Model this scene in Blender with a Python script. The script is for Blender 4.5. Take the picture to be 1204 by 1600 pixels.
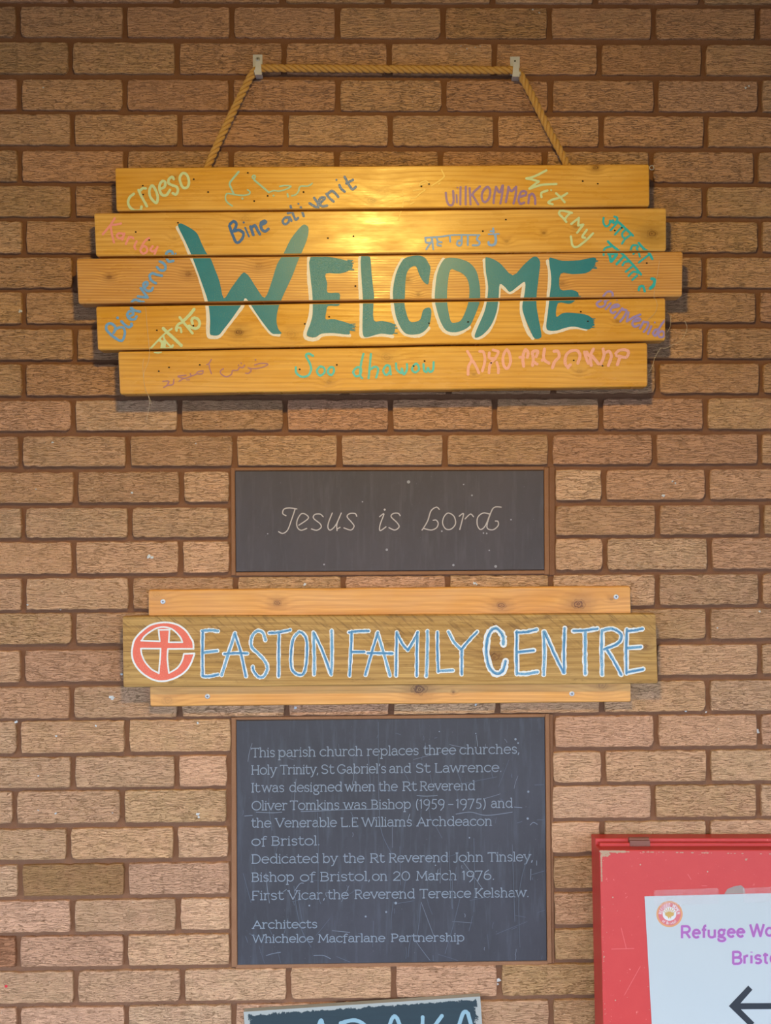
import bpy, bmesh, math, random
from mathutils import Vector, noise
from mathutils.geometry import tessellate_polygon

random.seed(7)
for o in list(bpy.data.objects):
    bpy.data.objects.remove(o, do_unlink=True)
scene = bpy.context.scene
COL = scene.collection

# ------------------------------------------------------------------ camera
S = 0.001364          # metres of wall per photo pixel
D = 2.2               # camera to wall face
ZC = 1.68             # eye height
cam_d = bpy.data.cameras.new('camera')
cam = bpy.data.objects.new('camera', cam_d)
COL.objects.link(cam)
cam.location = (0, -D, ZC)
cam.rotation_euler = (math.pi / 2, 0, 0)
cam_d.sensor_fit = 'VERTICAL'
cam_d.sensor_height = 36.0
cam_d.lens = 36.0 * D / (1600 * S)
cam_d.clip_start = 0.05
scene.camera = cam

# ------------------------------------------------------------------ light
w = bpy.data.worlds.new('overcast_sky')
scene.world = w
w.use_nodes = True
bg = w.node_tree.nodes['Background']
bg.inputs[0].default_value = (0.66, 0.80, 1.0, 1)
bg.inputs[1].default_value = 6.3
LAMP = (-0.02, -1.38, ZC + 0.94)
LAMP_W = 23.5
LAMP_COL = (1.0, 0.66, 0.14)
LAMP_TILT = math.radians(19)      # the fitting is aimed a little towards the wall
scene.view_settings.view_transform = 'Standard'
scene.view_settings.look = 'None'
scene.view_settings.gamma = 1.0
scene.view_settings.exposure = 0.15
scene.view_settings.use_curve_mapping = False


# ------------------------------------------------------------------ helpers
def P(px, py, s=0.0):
    """point at stand-off s from the brick face that projects to photo pixel"""
    k = (D - s) / D * S
    return Vector(((px - 602) * k, -s, ZC - (py - 800) * k))


def on_plane(px, py, p0, n):
    o = Vector((0, -D, ZC))
    d = P(px, py) - o
    t = (p0 - o).dot(n) / d.dot(n)
    return o + d * t


def lin(r, g, b):
    def f(c):
        c /= 255.0
        return c / 12.92 if c <= 0.04045 else ((c + 0.055) / 1.055) ** 2.4
    return (f(r), f(g), f(b), 1.0)


ORG = {}


def empty(name, loc, label, cat, group=None):
    o = bpy.data.objects.new(name, None)
    COL.objects.link(o)
    o.location = loc
    o.empty_display_size = 0.05
    ORG[o] = Vector(loc)
    o['label'] = label
    o['category'] = cat
    if group:
        o['group'] = group
    return o


def mk(name, verts, faces, mat, parent=None, origin=None, smooth=False):
    """one mesh object from world-space vertices"""
    vs = [Vector(v) for v in verts]
    if origin is None:
        lo = Vector((min(v.x for v in vs), min(v.y for v in vs), min(v.z for v in vs)))
        hi = Vector((max(v.x for v in vs), max(v.y for v in vs), max(v.z for v in vs)))
        origin = (lo + hi) / 2
    origin = Vector(origin)
    me = bpy.data.meshes.new(name)
    me.from_pydata([tuple(v - origin) for v in vs], [], faces)
    me.validate()
    me.update()
    if smooth:
        for p in me.polygons:
            p.use_smooth = True
    if mat:
        me.materials.append(mat)
    o = bpy.data.objects.new(name, me)
    COL.objects.link(o)
    if parent is not None:
        o.parent = parent
        o.location = origin - ORG[parent]
    else:
        o.location = origin
    ORG[o] = origin
    return o


def tag(o, label=None, cat=None, group=None, kind=None):
    if label:
        o['label'] = label
    if cat:
        o['category'] = cat
    if group:
        o['group'] = group
    if kind:
        o['kind'] = kind
    return o


class MB:
    def __init__(self):
        self.v = []
        self.f = []

    def add(self, vs, fs):
        n = len(self.v)
        self.v += [Vector(p) for p in vs]
        self.f += [tuple(i + n for i in f) for f in fs]

    def box(self, lo, hi, b=0.0):
        x0, y0, z0 = lo
        x1, y1, z1 = hi
        if b <= 0:
            self.add([(x0, y0, z0), (x1, y0, z0), (x1, y1, z0), (x0, y1, z0),
                      (x0, y0, z1), (x1, y0, z1), (x1, y1, z1), (x0, y1, z1)],
                     [(0, 3, 2, 1), (4, 5, 6, 7), (0, 1, 5, 4), (1, 2, 6, 5), (2, 3, 7, 6), (3, 0, 4, 7)])
            return
        bm = bmesh.new()
        bmesh.ops.create_cube(bm, size=1)
        for v in bm.verts:
            v.co = Vector(((x0 + x1) / 2 + v.co.x * (x1 - x0), (y0 + y1) / 2 + v.co.y * (y1 - y0),
                           (z0 + z1) / 2 + v.co.z * (z1 - z0)))
        bmesh.ops.bevel(bm, geom=bm.edges[:], offset=b, segments=2, affect='EDGES', profile=0.5)
        bm.verts.index_update()
        self.add([v.co.copy() for v in bm.verts], [[v.index for v in f.verts] for f in bm.faces])
        bm.free()

    def tube(self, pts, r, n=8, cap=True, taper=None):
        pts = [Vector(p) for p in pts]
        rings = []
        up = Vector((0.13, -0.97, 0.2)).normalized()
        for i, p in enumerate(pts):
            a = pts[max(i - 1, 0)]
            c = pts[min(i + 1, len(pts) - 1)]
            t = (c - a).normalized()
            u = (up - t * up.dot(t))
            if u.length < 1e-4:
                u = t.orthogonal()
            u.normalize()
            vv = t.cross(u)
            rr = r if taper is None else r * taper(i / max(1, len(pts) - 1))
            rings.append([p + (u * math.cos(2 * math.pi * k / n) + vv * math.sin(2 * math.pi * k / n)) * rr
                          for k in range(n)])
        vs = [q for ring in rings for q in ring]
        fs = []
        for i in range(len(rings) - 1):
            for k in range(n):
                fs.append((i * n + k, i * n + (k + 1) % n, (i + 1) * n + (k + 1) % n, (i + 1) * n + k))
        if cap:
            fs.append(tuple(range(n - 1, -1, -1)))
            fs.append(tuple((len(rings) - 1) * n + k for k in range(n)))
        self.add(vs, fs)

    def lathe(self, c, axis, prof, n=20):
        """prof: list of (radius, height) along axis"""
        axis = Vector(axis).normalized()
        u = axis.orthogonal().normalized()
        vv = axis.cross(u)
        vs = []
        for r, h in prof:
            for k in range(n):
                a = 2 * math.pi * k / n
                vs.append(Vector(c) + axis * h + (u * math.cos(a) + vv * math.sin(a)) * r)
        fs = []
        for i in range(len(prof) - 1):
            for k in range(n):
                fs.append((i * n + k, i * n + (k + 1) % n, (i + 1) * n + (k + 1) % n, (i + 1) * n + k))
        fs.append(tuple(range(n - 1, -1, -1)))
        fs.append(tuple((len(prof) - 1) * n + k for k in range(n)))
        self.add(vs, fs)

    def build(self, name, mat, parent=None, origin=None, smooth=False):
        return mk(name, self.v, self.f, mat, parent, origin, smooth)


# ---- 2-D strokes and shapes (photo pixels) laid on real surfaces
def catmull(pts, closed=False, n=6):
    if len(pts) < 3:
        return [tuple(p) for p in pts]
    out = []
    m = len(pts)
    rng = range(m) if closed else range(m - 1)
    for i in rng:
        if closed:
            p0, p1, p2, p3 = pts[(i - 1) % m], pts[i], pts[(i + 1) % m], pts[(i + 2) % m]
        else:
            p0, p1, p2, p3 = pts[max(i - 1, 0)], pts[i], pts[i + 1], pts[min(i + 2, m - 1)]
        for k in range(n):
            t = k / n
            t2, t3 = t * t, t * t * t
            out.append(tuple(0.5 * (2 * p1[j] + (p2[j] - p0[j]) * t + (2 * p0[j] - 5 * p1[j] + 4 * p2[j] - p3[j]) * t2
                                    + (3 * p1[j] - p0[j] - 3 * p2[j] + p3[j]) * t3) for j in (0, 1)))
    if not closed:
        out.append(tuple(pts[-1]))
    return out


def ribbon(pts, w, closed=False, smooth=True, rough=0.0, cap=True):
    """list of convex polygons covering a brush stroke of width w"""
    if smooth:
        pts = catmull(pts, closed)
    pts = [Vector(p).to_2d() for p in pts]
    q = [pts[0]]
    for p in pts[1:]:
        if (p - q[-1]).length > 0.05:
            q.append(p)
    pts = q
    if closed and (pts[0] - pts[-1]).length < 0.05:
        pts.pop()
    m = len(pts)
    if m < 2:
        return []
    if not closed:
        for i in range(1, m - 1):
            if (pts[i] - pts[i - 1]).normalized().dot((pts[i + 1] - pts[i]).normalized()) < 0.55:
                return (ribbon(pts[:i + 1], w, False, False, rough, cap) + dot(pts[i], w / 2, 8)
                        + ribbon(pts[i:], w, False, False, rough, cap))
    L, R = [], []
    for i in range(m):
        if closed:
            a, c = pts[(i - 1) % m], pts[(i + 1) % m]
        else:
            a, c = pts[max(i - 1, 0)], pts[min(i + 1, m - 1)]
        t = (c - a)
        if t.length < 1e-6:
            t = Vector((1, 0))
        t.normalize()
        nn = Vector((-t.y, t.x))
        d1 = 1.0
        if 0 < i < m - 1 or closed:
            e1 = (pts[i] - pts[i - 1]).normalized()
            c1 = max(0.5, abs(e1.dot(t)))
            d1 = 1 / c1
        hl = w / 2 * d1 * (1 + rough * random.uniform(-1, 1))
        hr = w / 2 * d1 * (1 + rough * random.uniform(-1, 1))
        L.append(pts[i] + nn * hl)
        R.append(pts[i] - nn * hr)
    out = []
    for i in range(m if closed else m - 1):
        j = (i + 1) % m
        out.append([L[i], L[j], R[j]])
        out.append([L[i], R[j], R[i]])
    if cap and not closed:
        for i, s in ((0, -1), (m - 1, 1)):
            t = (pts[1] - pts[0]) if i == 0 else (pts[-1] - pts[-2])
            t.normalize()
            nn = Vector((-t.y, t.x))
            ring = [pts[i] + (nn * math.cos(a) + t * s * math.sin(a)) * (w / 2)
                    for a in [math.pi * k / 6 for k in range(7)]]
            out.append(ring)
    return out


def dot(c, r, n=10, sx=1.0):
    return [[Vector((c[0] + r * sx * math.cos(2 * math.pi * k / n), c[1] + r * math.sin(2 * math.pi * k / n))) for k in range(n)]]


def shape(outer, holes=()):
    loops = [[Vector((p[0], p[1], 0)) for p in outer]] + [[Vector((p[0], p[1], 0)) for p in h] for h in holes]
    flat = [p for l in loops for p in l]
    return [[flat[i].to_2d() for i in t] for t in tessellate_polygon(loops)]


def clip(poly, region):
    """clip convex polygon to a convex region"""
    area = sum(region[i][0] * region[(i + 1) % len(region)][1] - region[(i + 1) % len(region)][0] * region[i][1]
               for i in range(len(region)))
    sg = 1 if area > 0 else -1
    out = [Vector(p) for p in poly]
    for i in range(len(region)):
        a = Vector(region[i])
        b = Vector(region[(i + 1) % len(region)])
        e = b - a
        res = []
        for k in range(len(out)):
            p, q = out[k], out[(k + 1) % len(out)]
            dp = sg * (e.x * (p.y - a.y) - e.y * (p.x - a.x))
            dq = sg * (e.x * (q.y - a.y) - e.y * (q.x - a.x))
            if dp >= 0:
                res.append(p)
            if (dp >= 0) != (dq >= 0):
                res.append(p + (q - p) * (dp / (dp - dq)))
        out = res
        if len(out) < 3:
            return []
    return out


def inset(q, d=0.8):
    return [(q[0][0] + d, q[0][1] + d), (q[1][0] - d, q[1][1] + d), (q[2][0] - d, q[2][1] - d), (q[3][0] + d, q[3][1] - d)]



def paint(name, strokes, to3d, mat, parent, region=None, base=0.0004, label=None, kind=None, split=False):
    """strokes: list of lists of convex px polygons; to3d(px,py,lift)->world; each stroke gets its own hair of lift"""
    vs, fs = [], []
    cnt = 0
    for si, st in enumerate(strokes):
        for poly in st:
            cnt += 1
            lift = base + 8e-7 * cnt + 4e-6 * si
            p = clip(poly, region) if region else poly
            if len(p) < 3:
                continue
            if region:
                cen = Vector((sum(q.x for q in p) / len(p), sum(q.y for q in p) / len(p)))
            pts = [to3d(q[0], q[1], lift) for q in p]
            nrm = (pts[1] - pts[0]).cross(pts[2] - pts[0])
            if nrm.length < 1e-12:
                continue
            if nrm.y > 0:
                pts.reverse()
            n = len(vs)
            vs += pts
            fs.append(tuple(range(n, n + len(pts))))
    if not fs:
        return None
    if split:
        par = list(range(len(fs)))

        def find(i):
            while par[i] != i:
                par[i] = par[par[i]]
                i = par[i]
            return i
        seen = {}
        for i, fc_ in enumerate(fs):
            for k in fc_:
                key = (round(vs[k].x, 5), round(vs[k].z, 5))
                if key in seen:
                    par[find(i)] = find(seen[key])
                seen[key] = i
        comps = {}
        for i in range(len(fs)):
            comps.setdefault(find(i), []).append(i)
        res = None
        for ids in comps.values():
            v2, f2 = [], []
            for i in ids:
                n = len(v2)
                v2 += [vs[k] for k in fs[i]]
                f2.append(tuple(range(n, n + len(fs[i]))))
            res = mk(name, v2, f2, mat, parent)
        return res
    o = mk(name, vs, fs, mat, parent)
    if label:
        o['label'] = label
    if kind:
        o['kind'] = kind
    return o


def crop(x0, y0, k):
    """trace co-ordinates of an enlarged detail -> photo pixels"""
    def f(pts):
        return [(x0 + x / k, y0 + y / k) for x, y in pts]
    return f


# ------------------------------------------------------------------ node helper
class NT:
    def __init__(self, name):
        self.m = bpy.data.materials.new(name)
        self.m.use_nodes = True
        self.t = self.m.node_tree
        self.b = self.t.nodes['Principled BSDF']
        self.tc = None

    def n(self, typ):
        return self.t.nodes.new(typ)

    def link(self, a, b):
        self.t.links.new(a, b)

    def put(self, sock, v):
        if isinstance(v, bpy.types.NodeSocket):
            self.link(v, sock)
        elif v is not None:
            try:
                sock.default_value = v
            except Exception:
                sock.default_value = (v, v, v)

    def math(self, op, a, b=None, c=None, clamp=False):
        x = self.n('ShaderNodeMath')
        x.operation = op
        x.use_clamp = clamp
        self.put(x.inputs[0], a)
        if b is not None:
            self.put(x.inputs[1], b)
        if c is not None:
            self.put(x.inputs[2], c)
        return x.outputs[0]

    def vmath(self, op, a, b=None):
        x = self.n('ShaderNodeVectorMath')
        x.operation = op
        self.put(x.inputs[0], a)
        if b is not None:
            self.put(x.inputs[1], b)
        return x.outputs['Value'] if op in ('DISTANCE', 'LENGTH', 'DOT_PRODUCT') else x.outputs[0]

    def obj(self):
        if not self.tc:
            self.tc = self.n('ShaderNodeTexCoord')
        return self.tc.outputs['Object']

    def rnd(self):
        return self.n('ShaderNodeObjectInfo').outputs['Random']

    def mapping(self, v, scale=(1, 1, 1), loc=(0, 0, 0), rot=(0, 0, 0)):
        x = self.n('ShaderNodeMapping')
        self.put(x.inputs['Vector'], v)
        x.inputs['Scale'].default_value = scale
        x.inputs['Location'].default_value = loc
        x.inputs['Rotation'].default_value = rot
        return x.outputs[0]

    def noise(self, v, scale=5, detail=3, rough=0.55, dist=0.0):
        x = self.n('ShaderNodeTexNoise')
        self.put(x.inputs['Vector'], v)
        x.inputs['Scale'].default_value = scale
        x.inputs['Detail'].default_value = detail
        x.inputs['Roughness'].default_value = rough
        x.inputs['Distortion'].default_value = dist
        return x.outputs['Fac']

    def ramp(self, f, stops):
        x = self.n('ShaderNodeMapRange')
        if len(stops) == 2:
            x.clamp = True
            self.put(x.inputs['Value'], f)
            x.inputs['From Min'].default_value = stops[0][0]
            x.inputs['From Max'].default_value = stops[1][0]
            x.inputs['To Min'].default_value = stops[0][1]
            x.inputs['To Max'].default_value = stops[1][1]
            return x.outputs[0]
        self.t.nodes.remove(x)
        x = self.n('ShaderNodeValToRGB')
        els = x.color_ramp.elements
        while len(els) < len(stops):
            els.new(0.5)
        for e, (p, v) in zip(els, stops):
            e.position = p
            e.color = (v, v, v, 1) if not isinstance(v, tuple) else v
        self.put(x.inputs[0], f)
        return x.outputs[0]

    def mix(self, f, a, b, blend='MIX'):
        x = self.n('ShaderNodeMix')
        x.data_type = 'RGBA'
        x.blend_type = blend
        self.put(x.inputs[0], f)
        self.put(x.inputs[6], a)
        self.put(x.inputs[7], b)
        return x.outputs[2]

    def bump(self, h, strength=0.5, dist=0.002, normal=None):
        x = self.n('ShaderNodeBump')
        x.inputs['Strength'].default_value = strength
        x.inputs['Distance'].default_value = dist
        self.put(x.inputs['Height'], h)
        if normal is not None:
            self.link(normal, x.inputs['Normal'])
        return x.outputs[0]

    def out(self, col, rough=0.6, normal=None, metal=0.0, spec=None, coat=0.0):
        self.put(self.b.inputs['Base Color'], col)
        self.put(self.b.inputs['Roughness'], rough)
        self.b.inputs['Metallic'].default_value = metal
        if spec is not None:
            self.put(self.b.inputs['Specular IOR Level'], spec)
        if coat:
            self.b.inputs['Coat Weight'].default_value = coat
            self.b.inputs['Coat Roughness'].default_value = 0.3
        if normal is not None:
            self.link(normal, self.b.inputs['Normal'])
        return self.m


def brick_mat():
    t = NT('brick_clay')
    oi = t.n('ShaderNodeObjectInfo')
    geo = t.n('ShaderNodeNewGeometry')
    r = t.math('FRACT', t.math('ADD', oi.outputs['Random'], geo.outputs['Random Per Island']))
    off = t.n('ShaderNodeCombineXYZ')
    t.put(off.inputs[0], t.math('MULTIPLY', r, 37.0))
    t.put(off.inputs[1], t.math('MULTIPLY', r, 91.0))
    t.put(off.inputs[2], t.math('MULTIPLY', r, 53.0))
    v = t.vmath('ADD', t.obj(), off.outputs[0])
    # drag-faced clay: short wandering horizontal tears
    warp = t.noise(v, 45, 2)
    wv = t.n('ShaderNodeCombineXYZ')
    t.put(wv.inputs[2], t.math('MULTIPLY', warp, 0.007))
    v2 = t.vmath('ADD', v, wv.outputs[0])
    tears = t.noise(t.mapping(v2, (30, 30, 330)), 1.0, 2, 0.5, 0.25)
    tears2 = t.noise(t.mapping(v2, (46, 46, 460), (3.1, 0, 1.7)), 1.0, 2, 0.5, 0.2)
    where = t.noise(v, 26, 3)
    l1 = t.ramp(t.math('ABSOLUTE', t.math('SUBTRACT', tears, 0.46)), [(0.004, 1.0), (0.022, 0.0)])
    l2 = t.ramp(t.math('ABSOLUTE', t.math('SUBTRACT', tears2, 0.5)), [(0.003, 0.8), (0.020, 0.0)])
    thr = t.ramp(where, [(0.38, 0.05), (0.58, 1.0)])
    thr2 = t.ramp(where, [(0.40, 0.8), (0.62, 0.1)])
    dens = t.ramp(t.math('FRACT', t.math('MULTIPLY', r, 7.3)), [(0.0, 0.45), (0.8, 1.0)])
    pit = t.math('MULTIPLY', dens, t.math('MAXIMUM', t.math('MULTIPLY', l1, thr), t.math('MULTIPLY', l2, thr2)))
    grain = t.noise(v, 520, 3, 0.7)
    mott = t.noise(v, 28, 4, 0.6)
    holes = t.ramp(t.noise(v, 150, 2), [(0.72, 0.0), (0.77, 1.0)])
    col = t.ramp(r, [(0.0, lin(190, 151, 118)), (0.3, lin(202, 162, 127)), (0.55, lin(199, 153, 124)),
                     (0.8, lin(194, 156, 116)), (1.0, lin(208, 170, 139))])
    col = t.mix(t.ramp(mott, [(0.40, 0.0), (0.75, 0.45)]), col, lin(214, 164, 134))
    col = t.mix(t.ramp(t.noise(v, 60, 4, 0.7), [(0.55, 0.0), (0.72, 0.30)]), col, lin(170, 130, 88))
    col = t.mix(t.ramp(t.noise(t.vmath('ADD', v, (5.3, 2.1, 8.7)), 480, 3, 0.7), [(0.34, 0.34), (0.58, 0.0)]), col, lin(120, 86, 60))
    flecks = t.ramp(t.noise(v, 230, 1), [(0.755, 0.0), (0.78, 0.7)])
    col = t.mix(flecks, col, lin(222, 200, 175))
    col = t.mix(1.0, col, oi.outputs['Color'], 'MULTIPLY')
    h = t.math('SUBTRACT', t.math('MULTIPLY', grain, 0.22), t.math('ADD', pit, t.math('MULTIPLY', holes, 0.8)))
    h = t.math('ADD', h, t.math('MULTIPLY', tears, 0.5))
    return t.out(col, 0.93, t.bump(h, 1.0, 0.0048), spec=0.15)


def mortar_mat(name, c1, c2):
    t = NT(name)
    v = t.obj()
    n1 = t.noise(v, 14, 4)
    n2 = t.noise(v, 420, 3, 0.7)
    col = t.mix(n1, lin(*c1), lin(*c2))
    col = t.mix(t.ramp(n2, [(0.6, 0.0), (0.75, 0.3)]), col, lin(190, 160, 130))
    return t.out(col, 0.95, t.bump(t.math('ADD', n2, t.noise(v, 90, 3)), 0.6, 0.0015), spec=0.1)


def wood_mat(name, ca, cb, cdark, knots=(), ringf=95.0, ringamt=0.35, streak=0.4, rough=0.33, bump=0.25, sawn=False,
             stains=(), coat=0.0, spec=0.5):
    """grain along local X; knots: (x, z, radius, strength) in local metres"""
    t = NT(name)
    v = t.obj()
    sep = t.n('ShaderNodeSeparateXYZ')
    t.link(v, sep.inputs[0])
    x, z = sep.outputs[0], sep.outputs[2]
    off = t.n('ShaderNodeCombineXYZ')
    rr = t.rnd()
    t.put(off.inputs[0], t.math('MULTIPLY', rr, 31.0))
    t.put(off.inputs[2], t.math('MULTIPLY', rr, 17.0))
    vo = t.vmath('ADD', v, off.outputs[0])
    wander = t.noise(t.mapping(vo, (1.6, 1, 9)), 1.0, 2)
    val = t.math('ADD', t.math('MULTIPLY', z, ringf), t.math('MULTIPLY', wander, 9.0))
    kn = None
    for (kx, kz, kr, ks) in knots:
        dx = t.math('MULTIPLY', t.math('SUBTRACT', x, kx), 0.75)
        dz = t.math('SUBTRACT', z, kz)
        d = t.math('SQRT', t.math('ADD', t.math('MULTIPLY', dx, dx), t.math('MULTIPLY', dz, dz)))
        d = t.math('ADD', d, t.math('MULTIPLY', t.math('SUBTRACT', t.noise(vo, 130, 2), 0.5), kr * 0.7))
        dn = t.math('DIVIDE', d, kr * 2.6)
        bell = t.math('POWER', 2.718, t.math('MULTIPLY', t.math('MULTIPLY', dn, dn), -1.0))
        val = t.math('ADD', val, t.math('MULTIPLY', bell, 2.8))
        core = t.math('MULTIPLY', t.ramp(d, [(kr * 0.55, 1.0), (kr * 1.15, 0.0)]), ks)
        ringk = t.math('MULTIPLY', t.math('ADD', 0.75, t.math('MULTIPLY', t.math('SINE', t.math('MULTIPLY', d, 3.0 / kr * 6)), 0.25)), core)
        halo = t.math('MULTIPLY', t.ramp(d, [(kr * 0.8, 0.35), (kr * 2.6, 0.0)]), ks)
        k1 = t.math('MAXIMUM', ringk, halo)
        kn = k1 if kn is None else t.math('MAXIMUM', kn, k1)
    ring = t.math('ADD', t.math('MULTIPLY', t.math('SINE', t.math('MULTIPLY', val, 2.6)), 0.5), 0.5)
    ring = t.math('POWER', ring, 2.2)
    fine = t.noise(t.mapping(vo, (7, 1, 520)), 1.0, 4, 0.6)
    blot = t.noise(t.mapping(vo, (5, 1, 16)), 1.0, 3)
    col = t.mix(t.ramp(blot, [(0.3, 0.0), (0.7, 1.0)]), lin(*ca), lin(*cb))
    col = t.mix(t.math('MULTIPLY', ring, ringamt), col, lin(*cdark))
    col = t.mix(t.math('MULTIPLY', t.ramp(fine, [(0.42, 1.0), (0.62, 0.0)]), streak), col, lin(*cdark))
    hh = t.math('ADD', t.math('MULTIPLY', fine, 0.7), t.math('MULTIPLY', ring, 0.3))
    if sawn:
        saw = t.noise(t.mapping(t.mapping(vo, rot=(0, math.radians(-40), 0)), (22, 1, 185)), 1.0, 2)
        upper = t.ramp(t.math('ADD', z, t.math('MULTIPLY', t.math('SUBTRACT', t.noise(vo, 9, 2), 0.5), 0.09)),
                       [(0.0, 0.05), (0.05, 1.0)])
        sm = t.math('MULTIPLY', t.ramp(saw, [(0.34, 1.0), (0.48, 0.0)]), t.math('MULTIPLY', upper, 0.75))
        col = t.mix(sm, col, lin(122, 92, 52))
        grime = t.ramp(t.noise(t.mapping(vo, (16, 1, 60)), 1.0, 5, 0.75), [(0.56, 0.0), (0.72, 0.75)])
        col = t.mix(grime, col, lin(92, 66, 38))
        hh = t.math('ADD', hh, t.math('MULTIPLY', saw, 0.8))
    for (sx, sz, rx, rz, c, a) in stains:
        dx = t.math('DIVIDE', t.math('SUBTRACT', x, sx), rx)
        dz = t.math('DIVIDE', t.math('SUBTRACT', z, sz), rz)
        d = t.math('SQRT', t.math('ADD', t.math('MULTIPLY', dx, dx), t.math('MULTIPLY', dz, dz)))
        d = t.math('ADD', d, t.math('MULTIPLY', t.math('SUBTRACT', t.noise(vo, 40, 3), 0.5), 0.8))
        col = t.mix(t.ramp(d, [(0.2, a), (1.0, 0.0)]), col, lin(*c))
    if kn is not None:
        col = t.mix(kn, col, lin(84, 40, 16))
    rmap = t.ramp(t.noise(t.mapping(vo, (9, 1, 30)), 1.0, 4, 0.6), [(0.35, rough - 0.09), (0.65, rough + 0.14)])
    return t.out(col, rmap, t.bump(hh, bump, 0.0008), coat=coat, spec=spec)


def paint_mat(name, c, rough=0.4, worn=0.0, wc=(205, 160, 90), bump=0.3, streak=False, spec=0.5):
    t = NT(name)
    v = t.obj()
    n1 = t.noise(v, 60, 3)
    if streak:
        n2 = t.noise(t.mapping(v, (330, 1, 1100)), 1.0, 3, 0.65)
    else:
        n2 = t.noise(v, 420, 3, 0.65)
    col = t.mix(n1, lin(*c), lin(*[min(255, int(k * 1.10)) for k in c]))
    if worn > 0:
        patch = t.noise(v, 14, 2)
        m = t.math('MULTIPLY', t.ramp(n2, [(0.50, 0.0), (0.60, 1.0)]), t.ramp(patch, [(0.40, 0.25 * worn), (0.60, worn)]))
        col = t.mix(m, col, lin(*wc))
    return t.out(col, rough, t.bump(n2, bump, 0.0005), spec=spec)


def plain(name, c, rough=0.5, metal=0.0, spec=None, nz=0.06, scale=40):
    t = NT(name)
    n1 = t.noise(t.obj(), scale, 4)
    d = tuple(max(0, int(k * (1 - 2 * nz))) for k in c)
    col = t.mix(n1, lin(*d), lin(*c))
    return t.out(col, rough, t.bump(n1, 0.1, 0.0005), metal, spec)


M = {}
M['brick'] = brick_mat()
M['mortar'] = mortar_mat('mortar_brown', (112, 78, 58), (130, 94, 72))
M['pointing'] = mortar_mat('mortar_pointing', (128, 90, 66), (146, 108, 82))
M['floor'] = plain('paving_grey', (104, 102, 98), 0.9)
M['soffit'] = plain('soffit_timber', (104, 84, 62), 0.9)

# ------------------------------------------------------------------ structure
mb = MB()
mb.box((-9.0, 0.0095, 0.0), (9, 0.22, 2.95))
wall = mb.build('wall_back', M['mortar'], origin=(0, 0, 0))
tag(wall, kind='structure')
mb = MB()
mb.box((-80, -120, -0.1), (80, 0.22, 0.0))
tag(mb.build('floor', M['floor']), kind='structure')
mb = MB()
mb.box((-9, -2.75, 2.95), (9, 0.22, 3.05))
tag(mb.build('ceiling', M['soffit']), kind='structure')
mb = MB()
mb.box((-9, -2.75, 1.96), (9, -2.60, 2.95))          # unseen beam, added to keep skylight off the upper wall
tag(mb.build('added_shade_beam_1', M['soffit']), kind='structure')

# courses: (top, bottom) of the brick faces near x=50 and near x=1150, then vertical joints
LT = {0: (-46, 2), 1: (10, 57), 2: (65.5, 114), 3: (123.5, 171), 4: (178, 226), 5: (235, 283), 6: (290, 338),
      7: (345.5, 395), 8: (402, 450), 9: (456.5, 505), 10: (514, 562), 11: (569, 618), 12: (626, 673), 13: (682, 729),
      14: (738, 786), 15: (794, 840.5), 16: (847.5, 897), 17: (904, 953), 18: (958.5, 1006.5), 19: (1016.5, 1066),
      20: (1074, 1123), 21: (1127, 1177), 22: (1184, 1231.5), 23: (1236.5, 1287), 24: (1296, 1343.5),
      25: (1352, 1401), 26: (1408, 1457), 27: (1464, 1511), 28: (1519, 1568), 29: (1575, 1623)}
RT = {0: (-42, 5), 1: (13, 60), 2: (70, 117), 3: (126, 174), 4: (182, 229), 5: (237.5, 284), 6: (292, 338),
      7: (346.5, 394), 8: (402, 449), 9: (457, 503), 10: (513, 559.5), 11: (568, 614), 12: (622, 670), 13: (678, 724.5),
      14: (733, 780), 15: (789, 835), 16: (840.5, 889), 17: (897, 945), 18: (951, 998), 19: (1007, 1054),
      20: (1063, 1110.5), 21: (1117, 1165), 22: (1172, 1220), 23: (1226.5, 1276), 24: (1282, 1329),
      25: (1337, 1384), 26: (1392, 1441), 27: (1449, 1496), 28: (1503, 1551), 29: (1559, 1607)}
JO = {0: [110, 276, 441, 606, 770, 930, 1096], 1: [28, 195, 362, 527, 692, 858, 1021, 1183],
      2: [110, 276.5, 443.5, 608, 772, 936, 1099], 3: [30, 195, 361, 527.5, 693.5, 859.5, 1024.5, 1187],
      4: [113, 281, 446.5, 609.5, 774.5, 939, 1102.5], 5: [30.5, 196, 361, 526, 688, 851, 1017, 1181],
      6: [114, 1100.5], 7: [37, 1187], 8: [116, 1100], 9: [37, 1184], 10: [117, 1101],
      11: [37, 203, 375, 540, 701, 864, 1026.5, 1189], 12: [114, 280, 445.5, 610, 772.5, 938.5, 1102],
      13: [32, 200, 366.5, 530, 695, 859.5, 1022.5, 1187], 14: [118, 283.5, -357, -868, 943, 1105],
      15: [36.5, 203, -357, -868, 1027, 1190], 16: [115, 282, -357.5, -868, 945, 1108.5],
      17: [37, 204, 368, 536, 699, 860.6, 1026.5, 1188], 18: [115, 1106], 19: [35, 1187],
      20: [112, 280, 447.5, 611, 777, 940, 1106], 21: [29, 198, -360, -867, 1025, 1186],
      22: [113.5, 276, -354, -864, 942.5, 1107], 23: [22.5, 191, -353, -863, 1020.5, 1185],
      24: [107, 274, -356, -862, 941, 1106.5], 25: [31, 197, -358, -865, 1024, 1187],
      26: [113, 278, -358, -866, 944, 1107], 27: [28, 196, -358, -867, 1027, 1189],
      28: [118, 285, 450.5, 614.7, 780, 944, 1108], 29: [29, 197.5, 365, 530, 695, 861, 1026, 1190]}


def yint(tab_l, tab_r, x):
    k = (x - 50) / 1100.0
    return tab_l + (tab_r - tab_l) * k


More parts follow.
